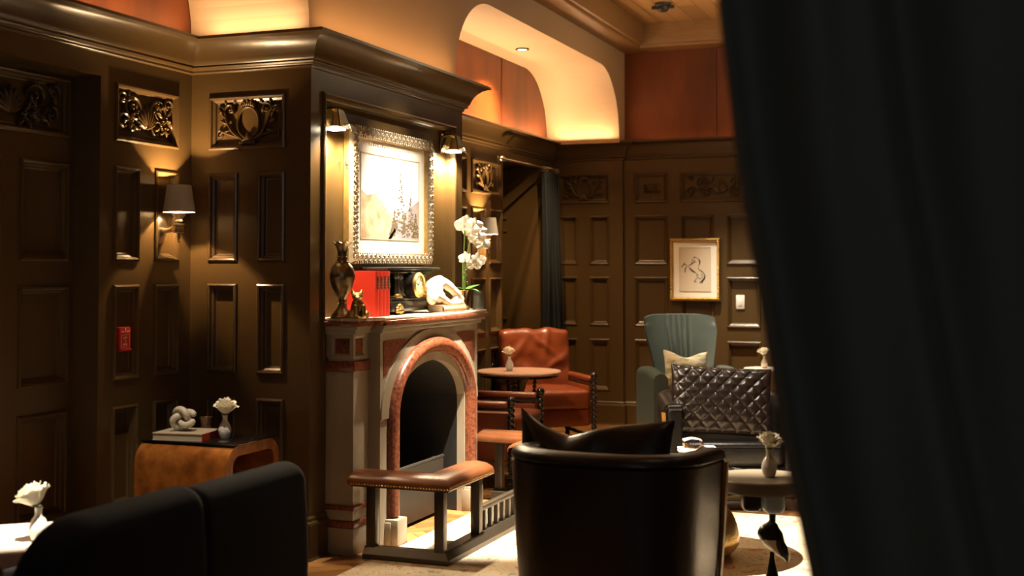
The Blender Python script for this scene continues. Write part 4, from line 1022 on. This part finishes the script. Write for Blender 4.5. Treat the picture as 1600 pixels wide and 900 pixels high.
# ------------------------------------------------------------------ teal channel-back chair
tc_ = thing('wing_chair', 'teal leather channel-back chair against the back wall', 'armchair', (-2.425, 10.53, 0), 30)
def teal_back():
    mb = MB(); n, m = 61, 25; seams = [-.085, -.042, 0, .042, .085]
    def hw(v): return interp([0, .25, .55, .8, 1], [.235, .245, .285, .320, .315], v)
    def prof(u, v, side):
        a = 2*u-1; x = a*hw(v); z = .40+.70*v
        z -= .030*abs(a)**6*(v > .9)
        lean = .13*v
        y = .17+lean-.10*abs(a)**2.2*(1-.35*v)      # wings come forward
        if side == 0:
            d = min(abs(x-(s_*(.75+.5*v)-.012)) for s_ in seams); inx = 1 if abs(a) < .6 else 0
            y += -.020*(1-math.exp(-(d/.011)**2)) if abs(x+.012) < .13*(.75+.5*v) else -.020
            y -= .02*sin(pi*v)
        else: y += .085*(1-abs(a)**4*.75)
        r_ = (1-v); 
        return (x, y, z)
    A = mb.grid(lambda u, v: prof(u, v, 0), n, m); B = mb.grid(lambda u, v: prof(u, v, 1), n, m)
    def stitch(p, q_):
        for i in range(len(p)-1): mb.bm.faces.new((p[i], p[i+1], q_[i+1], q_[i]))
    stitch([r[-1] for r in A], [r[-1] for r in B]); stitch(A[0], B[0]); stitch(A[-1], B[-1]); stitch([r[0] for r in A], [r[0] for r in B])
    return mb
o = teal_back().build('backrest', TEAL, tc_, ang=60); bv = o.modifiers.new('b', 'BEVEL'); bv.width = .02; bv.segments = 3; bv.limit_method = 'ANGLE'; bv.angle_limit = R(50)
for s in (-1, 1):
    mb = MB()
    def f(u, v):   # padded scooped arm
        y = lerp(-.36, .20, u); top = .655+.025*sin(u*pi)-.02*(1-u); k = v*pi; wv = .062
        if v < .25: x = wv; z = lerp(.14, top-.06, v/.25)
        elif v < .75: kk = (v-.25)/.5*pi; x = wv*cos(kk); z = top-.06+.06*sin(kk)
        else: x = -wv; z = lerp(top-.06, .14, (v-.75)/.25)
        return (s*.335+x, y, z)
    g = mb.grid(f, 16, 30); mb.bm.faces.new(g[0]); mb.bm.faces.new(g[-1]); mb.build('arm', TEAL, tc_, ang=60)
mb = MB(); mb.box(-.275, .275, -.37, .16, .31, .45, .05, 4); mb.build('seat_cushion', TEAL, tc_)
mb = MB(); mb.box(-.28, .28, -.34, .22, .13, .32, .02, 3); mb.build('seat_base', TEAL, tc_)
for x in (-.33, .33):
    for y in (-.31, .20): mb = MB(); mb.lathe([(.014, 0), (.024, .145)], (x, y, 0), 14); mb.build('leg', BOB, tc_)
mb = pillow_mesh(.40, .36, .15, .09, 30, puff=.5)
for v in mb.bm.verts: v.co.z -= .045*max(0, v.co.z/.18)*math.exp(-(v.co.x/.09)**2)
pl = mb.build('throw_pillow', PRINTP, ang=80); pl.location = (-2.395, 10.33, .635); pl.rotation_euler = (R(-12), R(4), R(34)); tag(pl, 'white and sage printed throw pillow on the teal chair', 'pillow')

# ------------------------------------------------------------------ cognac bobbin-frame armchairs
def bobbin(mb, p0, p1, r=.017, pitch=.034):
    p0, p1 = V(p0), V(p1); L_ = (p1-p0).length; n = max(2, round(L_/pitch)); d = (p1-p0)/n
    mb.tube([p0, p1], r*.55, 8)
    for i in range(n): mb.ell(p0+d*(i+.5), r if isinstance(r, tuple) else (r, r, r), 10)
ch = thing('bobbin_armchair', 'cognac leather armchair with bobbin-turned dark frame facing the round table', 'armchair', (-3.60, 10.10, 0), 38, 'cognac leather armchairs')
for s in (-1, 1):
    mb = MB(); bobbin(mb, (s*.345, -.37, .0), (s*.345, -.37, .60), .025, .040); mb.ell((s*.345, -.37, .605), .032, 10); mb.build('front_post', BOB, ch)
    mb = MB(); bobbin(mb, (s*.340, .27, 0), (s*.340, .33, .94), .024, .038); mb.build('back_post', BOB, ch)
    mb = MB(); mb.box(s*.335-.032, s*.335+.032, -.35, .28, .555, .60, .018, 3); mb.build('arm_pad', REDL, ch)
    mb = MB(); mb.box(s*.335-.024, s*.335+.024, -.36, .30, .535, .560, .004); mb.build('arm_rail', BOB, ch)
    mb = MB(); bobbin(mb, (s*.335, -.36, .10), (s*.335, .30, .10), .015); mb.build('stretcher', BOB, ch)
    mb = MB(); mb.box(s*.315-.012, s*.315+.012, -.34, .30, .20, .52, .006); mb.build('side_panel', REDL, ch)
mb = MB(); bobbin(mb, (-.32, -.36, .10), (.32, -.36, .10), .015); mb.build('stretcher', BOB, ch)
mb = MB(); mb.box(-.31, .31, -.36, .30, .19, .335, .015, 3); mb.build('seat_base', REDL, ch)
WRINK = [(-.16, .10, .9, .030), (.05, .14, -.7, .026), (.17, -.02, .6, .024), (-.05, -.10, -.35, .030), (-.20, -.12, 1.3, .022), (.10, .20, 1.4, .022)]
def soft_box(x0, x1, y0, y1, z0, z1, bev, amp=.006, seed=0):
    t = bmesh.new(); bmesh.ops.create_cube(t, size=1)
    for v in t.verts: v.co = V((x0+(v.co.x+.5)*(x1-x0), y0+(v.co.y+.5)*(y1-y0), z0+(v.co.z+.5)*(z1-z0)))
    bmesh.ops.bevel(t, geom=list(t.edges), offset=bev, segments=4, profile=.6, affect='EDGES'); bmesh.ops.subdivide_edges(t, edges=[e for e in t.edges if e.calc_length() > .1], cuts=(26 if amp > .015 else 9), use_grid_fill=True)
    from mathutils import noise
    c = V(((x0+x1)/2, (y0+y1)/2, (z0+z1)/2))
    for v in t.verts:
        q_ = v.co-c; v.co += V((0, 0, 1))*0; k = noise.noise(v.co*9+V((seed, 0, 0)))
        b_ = V((q_.x/(x1-x0), q_.y/(y1-y0), q_.z/(z1-z0)))*2
        dome = .016*((1-b_.x**2)*(1-b_.z**2) if abs(b_.y) > .8 else 0)*math.copysign(1, b_.y)+0
        if amp > .015:   # slack leather folds on the face of the back cushion
            for wx, wz, wa, ww in WRINK:
                dd = (q_.x-wx)*sin(wa)-(q_.z-wz)*cos(wa); ll = (q_.x-wx)*cos(wa)+(q_.z-wz)*sin(wa)
                v.co.y -= .016*math.exp(-(dd/ww)**2)*math.exp(-(ll/.16)**2)*(b_.y < 0)
        v.co.y += dome+amp*.6*k; v.co.z += (.018*(1-b_.x**2)*(1-b_.y**2) if b_.z > .8 else 0)+amp*k
    m_ = MB(); m_.merge(t); return m_
soft_box(-.305, .305, -.385, .20, .335, .49, .035).build('seat_cushion', REDL, ch, ang=60)
bk = soft_box(-.310, .310, -.075, .075, -.27, .27, .045, .017, 4).build('back_cushion', REDL, ch, M4.Translation((.030, .265, .690)) @ M4.Rotation(R(-9), 4, 'X'), ang=60)
mb = MB(); mb.tube([(-.31, .345, .90), (.31, .345, .90)], .014, 8); mb.tube([(-.31, .32, .55), (.31, .32, .55)], .014, 8); mb.build('back_rail', BOB, ch)
cb = dup(ch, (-3.42, 8.24, 0), 93, 'cognac leather armchair in profile behind the fireplace end, facing right', 'cognac leather armchairs')

# ------------------------------------------------------------------ round pedestal table and its rose
rt = thing('pedestal_table', 'round rosy-topped pedestal table before the cognac armchair', 'table', (-3.475, 9.245, 0))
mb = MB(); mb.lathe([(0, .670), (.315, .670), (.330, .680), (.332, .690), (.325, .698), (0, .6985)], seg=48); mb.build('top', PINKT, rt)
mb = MB(); mb.lathe([(.31, .652), (.31, .671), (0, .671)], seg=40); mb.build('apron', BOB, rt)
mb = MB(); mb.lathe(crz([(.045, .06), (.055, .12), (.035, .17), (.05, .22), (.035, .28), (.052, .34), (.036, .40), (.05, .46), (.04, .52), (.06, .60), (.09, .655)], 3), seg=24); mb.build('column', BOB, rt)
for a in (0, 2*pi/3, 4*pi/3):
    mb = MB(); mb.tube(cr([(.03*cos(a), .03*sin(a), .14), (.14*cos(a), .14*sin(a), .10), (.25*cos(a), .25*sin(a), .022)], 5), [.032]*4+[.028]*3+[.022]*4, 10); mb.build('foot', BOB, rt)
for a in (.6, 2.7, 4.8): mb = MB(); bobbin(mb, (.10*cos(a), .10*sin(a), .13), (.13*cos(a), .13*sin(a), .655), .017); mb.build('spindle', BOB, rt)
bud_vase('white bud vase on the round pedestal table', (-3.535, 9.19, .699), 1.0); rose('white rose in the vase on the round pedestal table', (-3.54, 9.19, .699), .048, (-.2, -.15), 1.0)

# ------------------------------------------------------------------ marble coffee table with a model car
cf = thing('coffee_table', 'round black marble coffee table on a brass bell base', 'table', (-1.485, 6.42, .012))
mb = MB(); mb.lathe([(0, .385), (.425, .385), (.440, .393), (.440, .403), (.432, .408), (0, .408)], seg=64); mb.build('top', NERO, cf)
mb = MB(); mb.lathe([(.426, .378), (.4435, .378), (.4435, .388), (.426, .388)], seg=64); mb.build('rim', BRASS, cf)
mb = MB(); mb.lathe(crz([(.14, 0), (.21, .02), (.26, .07), (.265, .13), (.235, .22), (.17, .30), (.12, .35), (.10, .386)], 4), seg=48); mb.build('base', mat('hammered_brass', (.42, .27, .09), .32, metal=1, bump=.3, bscale=60), cf)
for i, (w_, d_, z0, lab) in enumerate(((.28, .20, .4205, 'grey cloth book under the model car, lowest of two'), (.26, .18, .4675, 'dark book directly under the model car'))):
    t = thing('stacked_book', lab, 'book', (-1.49, 6.55, z0), 24+i*6)
    mb = MB(); mb.box(-w_/2, w_/2, -d_/2, d_/2, 0, .003); mb.box(-w_/2, w_/2, -d_/2, d_/2, .042, .046); mb.box(-w_/2, -w_/2+.003, -d_/2, d_/2, 0, .046); mb.build('cover', (GREYT, IRON)[i], t)
    mb = MB(); mb.box(-w_/2+.003, w_/2-.004, -d_/2+.004, d_/2-.004, .003, .042); mb.build('pages', PAPER, t)
mc = thing('model_car', 'small pale vintage model car on the marble coffee table', 'model car', (-1.46, 6.55, .514), 25)
mb = MB(); mb.box(-.10, .10, -.037, .037, .014, .040, .010, 3); mb.box(.015, .098, -.030, .030, .034, .050, .010, 3); mb.box(-.102, -.07, -.030, .030, .034, .046, .006, 2)
for x in (-.062, .062): 
    for y in (-.036, .036): mb.ell((x, y, .026), (.026, .010, .018), 12)
mb.build('body', CARW, mc)
mb = MB(); mb.grid(lambda u, v: (-.075+.095*u, -.036+.072*v, .082+.010*sin(pi*u)+.004*sin(pi*v)), 10, 6); mb.grid(lambda u, v: (-.075+.095*u, -.036+.072*v, .078+.010*sin(pi*u)+.004*sin(pi*v)), 10, 6); mb.build('roof', CARW, mc)
mb = MB()
for y in (-.033, .033):
    for x0, x1 in ((.035, .017), (-.02, -.02), (-.072, -.070)): mb.tube([(x0, y, .044), (x1, y, .084)], .002, 6)
mb.build('pillar', CHROME, mc)
mb = MB(); mb.prism([(.033, -.032, .046), (.033, .032, .046), (.018, .032, .080), (.018, -.032, .080)], (.0015, 0, 0)); mb.build('windscreen', GLASS, mc)
mb = MB(); mb.box(-.065, .005, -.028, .028, .038, .052, .006); mb.box(-.07, -.05, -.028, .028, .045, .066, .006); mb.build('seat', BOOKN, mc)
for x in (-.062, .062):
    for y in (-.037, .037):
        mb = MB(); mb.lathe([(0, -.006), (.012, -.006), (.017, -.003), (.017, .003), (.012, .006), (0, .006)], seg=18, T=M4.Translation((x, y, .017)) @ M4.Rotation(R(90), 4, 'X')); mb.build('wheel', BLKLAC, mc)

# ------------------------------------------------------------------ totem side table and its rose
st = thing('totem_side_table', 'grey disc side table on a carved black totem', 'table', (-.948, 5.54, .0125))
mb = MB(); mb.lathe([(0, .522), (.196, .522), (.202, .530), (.202, .572), (.197, .578), (0, .578)], seg=56); mb.build('top', GREYT, st)
TC = M4.Rotation(R(21), 4, 'Z')
mb = MB(); mb.box(.000, .094, -.055, .045, .420, .524, .028, 4, T=TC); mb.build('blue_block', PALEB, st)
mb = MB(); mb.box(-.085, -.004, -.020, .075, .424, .524, .022, 4, T=TC); mb.build('dark_block', BLKLAC, st)
mb = MB(); mb.tube([(.045, 0, .375), (.045, 0, .425)], [.014, .016], 12, T=TC); mb.build('neck', BLKLAC, st)
def orca(u, v):
    t = u; z = lerp(.385, .205, t); c = interp([0, .2, .5, .8, 1], [.030, .028, .045, .085, .105], t); rx = interp([0, .08, .3, .6, .85, 1], [.004, .035, .056, .052, .030, .004], t); ry = interp([0, .1, .4, .8, 1], [.004, .030, .045, .032, .004], t)
    a = 2*pi*v; return (c+rx*cos(a), ry*sin(a), z-.02*cos(a)*(t-.4))
mb = MB(); mb.grid(lambda u, v: orca(u, v), 20, 24, cv=True, T=TC); mb.build('carved_body', BLKLAC, st)
mb = MB()
def patch(u, v):
    p = V(orca(.42+.46*u, .54+.22*v*(1-.5*u)+.02)); c = V(orca(.42+.46*u, .0)); q_ = V((p.x, p.y, p.z)); cc = interp([0, .2, .5, .8, 1], [.030, .028, .045, .085, .105], .42+.46*u); d = V((p.x-cc, p.y, 0)).normalized()*.0025
    return tuple(q_+d)
mb.grid(patch, 12, 10, T=TC); mb.build('pale_patch', mat('pale_inlay', (.50, .42, .32), .4), st)
mb = MB(); mb.lathe(crz([(.045, 0), (.040, .06), (.030, .14), (.016, .205), (.010, .25)], 3), (.042, 0, 0), 20, T=TC); mb.build('cone', BLKLAC, st)
mb = MB(); mb.lathe([(0, 0), (.115, 0), (.115, .010), (.05, .018), (0, .018)], (.035, 0, 0), 28, T=TC); mb.build('foot', BLKLAC, st)
bud_vase('white bud vase on the grey totem side table', (-.915, 5.535, .5905), 1.05); rose('cream rose in the vase on the grey totem side table', (-.915, 5.535, .5905), .050, (.1, .15), 1.05)

# ------------------------------------------------------------------ small white table by the back wall
ft = thing('small_round_table', 'small pale round table beside the teal chair', 'table', (-1.865, 11.06, 0))
mb = MB(); mb.lathe([(0, .606), (.17, .606), (.18, .613), (.18, .622), (.174, .628), (0, .628)], seg=40); mb.build('top', WTOP, ft)
mb = MB(); mb.lathe(crz([(.13, 0), (.12, .02), (.03, .05), (.022, .20), (.022, .45), (.04, .58), (.07, .607)], 3), seg=24); mb.build('pedestal', BOB, ft)
bud_vase('white bud vase on the small table by the back wall', (-1.86, 11.04, .6285), .95); rose('pale rose in the vase by the back wall', (-1.86, 11.04, .6285), .050, (0, -.2), .95)

# ------------------------------------------------------------------ corner drape on its rod
rd_ = thing('curtain_rod', 'ornate metal curtain rod across the far left window recess', 'curtain rod', (-3.93, 10.08, 2.445))
mb = MB(); mb.tube([(0, 0, 0), (0, 1.40, 0)], .012, 12); mb.build('rod', RINGC, rd_)
for y0, s in ((0, -1), (1.40, 1)):
    mb = MB(); mb.lathe(crz([(.012, 0), (.020, .008), (.014, .02), (.026, .045), (.022, .07), (.008, .085), (0, .088)], 3), seg=16, T=M4.Translation((0, y0, 0)) @ M4.Rotation(R(-90*s), 4, 'X'))
    for k in range(6): mb.ell((.020*cos(k*pi/3), y0+s*.045, .020*sin(k*pi/3)), (.008, .020, .008), 8)
    mb.build('finial', RINGC, rd_)
for y in (.10, 1.30): mb = MB(); mb.box(-.10, 0, y-.008, y+.008, -.010, .010, .003); mb.box(-.10, -.092, y-.025, y+.025, -.04, .04, .003); mb.build('bracket', RINGC, rd_)
for i in range(6):
    y = 1.02+i*.062; mb = MB(); mb.tube([(.025*cos(a), y+.010*sin(a*1.0+i), .025*sin(a)-.010) for a in [2*pi*k/18 for k in range(18)]], .0045, 6, closed=True); mb.build('ring', RINGC, rd_)
cd = thing('curtain', 'dark slate drape hanging from the rod in the far left corner', 'curtain', (-3.93, 11.28, 0))
mb = MB()
def fc_(u, v):
    z = lerp(2.405, .02, v); y0 = lerp(-.20, -.12, min(1, v*1.3)); y1 = lerp(.16, .34, v**1.3)
    y = lerp(y0, y1, u); x = .045*sin(u*2*pi*5.5+.4)*(.6+.4*v)+.02*sin(u*9+v*5)*v; return (x+.01+.05*v*u, y, z)
mb.grid(fc_, 110, 40)
o = mb.build('drape', CURT2, cd, ang=180); so_ = o.modifiers.new('s', 'SOLIDIFY'); so_.thickness = .006
mb = MB()
mb.grid(lambda u, v: tuple(V(fc_(u, v*.025))+V((.003, 0, .004))), 110, 3); mb.build('heading_tape', CURT2, cd, ang=180)

# ------------------------------------------------------------------ foreground drape, out of focus
fdp = thing('foreground_curtain', 'dark blue-black drape pulled aside at the right foreground', 'curtain', (-.10, 2.02, 0))
mb = MB(); LAT = V((.934, .357, 0)); DEP = V((-.357, .934, 0))
def fcur(u, v):
    z = lerp(2.55, .02, v)
    # leading edge drifts right as it falls
    e = interp([0, .35, 1.009, 1.213, 1.356, 1.52, 1.673, 1.775, 1.928, 2.55], [.32, .29, .192, .152, .130, .105, .080, .070, .053, .02], z)
    wdt = lerp(.72, .80, v); s_ = e+u*wdt
    fold = .050*sin(u*2*pi*2.7+.9+.9*(z-1.5))+.018*sin(u*2*pi*6.1+1.3-1.1*z)
    p = LAT*(s_-.345)+DEP*(fold+.02)+V((0, 0, z)); return (p.x, p.y, p.z)
mb.grid(fcur, 150, 60); o = mb.build('drape', CURT, fdp, ang=180); so_ = o.modifiers.new('s', 'SOLIDIFY'); so_.thickness = .006
mb = MB(); mb.tube([tuple(V(fcur(0, i/60))+LAT*.0+DEP*.012) for i in range(61)], .008, 8); mb.build('edge_braid', TRIMB, fdp)

# ------------------------------------------------------------------ lamps
def lamp(kind, name, loc, energy, color, target=None, size=60, blend=.5, rad=.03, sx=None, sy=None, rot=None):
    l = bpy.data.lights.new(name, kind); l.energy = energy; l.color = color; o = bpy.data.objects.new(name, l); COL.objects.link(o); o.location = loc
    if kind == 'SPOT': l.spot_size = R(size); l.spot_blend = blend; l.shadow_soft_size = rad
    if kind == 'POINT': l.shadow_soft_size = rad
    if kind == 'AREA': l.shape = 'RECTANGLE'; l.size = sx; l.size_y = sy
    if target is not None: o.rotation_euler = (V(target)-V(loc)).to_track_quat('-Z', 'Y').to_euler()
    if rot is not None: o.rotation_euler = rot
    return o
WARM = (1, .66, .34); HAL = (1, .80, .52); NEU = (1, .87, .68); COVE = (1, .68, .40)
# wall sconces
for y in (5.44, 9.72): lamp('POINT', 'sconce_lamp', (XL-.028+.130, y, 1.706+.16), 105, WARM, rad=.012)
# picture lights
for y, z in ((5.885, 2.215), (7.455, 2.230)): lamp('SPOT', 'picture_lamp', (XC+.035, y, z), 130, HAL, (XC+.02, y+(.10 if y < 6.6 else -.10), 1.2), 165, .6, .03)
# ceiling spots
lamp('SPOT', 'ceiling_spot', (-1.55, 6.55, 3.78), 1000, NEU, (-3.30, 6.72, 1.88), 24, 1, .03)
lamp('SPOT', 'ceiling_spot', (-2.35, 6.5, 3.78), 800, NEU, (-3.08, 6.60, 1.24), 34, .8, .03)
lamp('SPOT', 'ceiling_spot', (-2.05, 6.55, 3.78), 3600, NEU, (-2.72, 6.85, 0), 30, .5, .03)
lamp('SPOT', 'ceiling_spot', (-2.15, 5.6, 3.78), 3400, NEU, (-1.15, 6.55, 0), 34, .5, .03)
lamp('SPOT', 'ceiling_spot', (-2.30, 10.75, 3.78), 1100, NEU, (-2.20, 11.15, 1.0), 40, .9, .03)
lamp('SPOT', 'ceiling_spot', (-3.15, 9.45, 3.55), 270, NEU, (-3.50, 9.80, .55), 40, .7, .03)
lamp('SPOT', 'ceiling_spot', (-3.10, 3.3, 3.5), 3000, NEU, (-3.50, 3.85, .45), 18, .5, .03)
lamp('SPOT', 'ceiling_spot', (-1.2, 7.1, 3.78), 350, NEU, (-1.50, 7.75, .6), 30, .8, .03)
lamp('SPOT', 'soffit_downlight', (-3.70, 9.92, 3.35), 330, WARM, (-3.70, 9.92, 0), 120, .7, .03)
lamp('SPOT', 'ceiling_spot', (-3.2, 4.3, 3.45), 260, NEU, (-3.66, 5.2, .62), 20, .8, .03)
lamp('SPOT', 'ceiling_spot', (-2.75, 3.7, 3.78), 60, NEU, (-2.62, 3.6, .7), 34, .9, .05)
lamp('POINT', 'plank_fill_lamp', (-1.75, 10.2, 3.52), 26, HAL, rad=.06)  # added point fill without a fixture, brightens the ceiling planks
lamp('SPOT', 'ceiling_spot', (-2.6, 8.9, 3.55), 420, WARM, (-4.22, 11.3, 1.75), 22, 1, .03)
# cove strips on top of the crown
for y0, y1, e in ((7.75, 11.40, 28), (1.4, 5.6, 15)): lamp('AREA', 'cove_strip', (-3.95, (y0+y1)/2, 2.735), e, COVE, rot=(pi, 0, 0), sx=.03, sy=y1-y0)
lamp('AREA', 'cove_strip', (-3.62, 11.42, 2.735), 4, COVE, rot=(pi, 0, 0), sx=.55, sy=.03)
lamp('AREA', 'cove_strip', (-3.62, 5.60, 2.735), 3, COVE, rot=(pi, 0, 0), sx=.55, sy=.03)
lamp('AREA', 'cove_strip', (-1.0, 11.64, 2.735), 1.2, (1, .55, .25), rot=(pi, 0, 0), sx=4.2, sy=.03)
lamp('AREA', 'cove_strip', (-3.19, 6.62, 2.735), 5, (1, .55, .24), rot=(pi, 0, 0), sx=.03, sy=1.8)
# room fill: added wide spots without fittings, to lift the dark areas
for p, e in (((.2, 8.6), 40), ((.6, 6.4), 30), ((-.2, 4.0), 15)): lamp('SPOT', 'ceiling_spot', (*p, 3.78), e, HAL, (p[0], p[1], 0), 100, .9, .05)

# lobby lamp behind the viewer
lamp('POINT', 'lobby_lamp', (.6, -.9, 2.3), 34, (.86, .95, 1), rad=.25)

w = bpy.data.worlds.new('World'); scene.world = w; w.use_nodes = True
w.node_tree.nodes['Background'].inputs[0].default_value = (1, .78, .52, 1); w.node_tree.nodes['Background'].inputs[1].default_value = .03

# ------------------------------------------------------------------ camera
cam = bpy.data.cameras.new('Camera'); co = bpy.data.objects.new('Camera', cam); COL.objects.link(co); scene.camera = co
co.location = (0, 0, 1.5); co.rotation_euler = (pi/2+.0344, 0, .36524)
cam.sensor_width = 36; cam.lens = 1956.4/1600*36; cam.shift_y = -98/1600; cam.clip_start = .05
cam.dof.use_dof = True; cam.dof.focus_distance = 7.4; cam.dof.aperture_fstop = 2.0
scene.view_settings.view_transform = 'Standard'; scene.view_settings.look = 'None'; scene.view_settings.exposure = 0; scene.view_settings.gamma = 1; scene.view_settings.use_curve_mapping = False
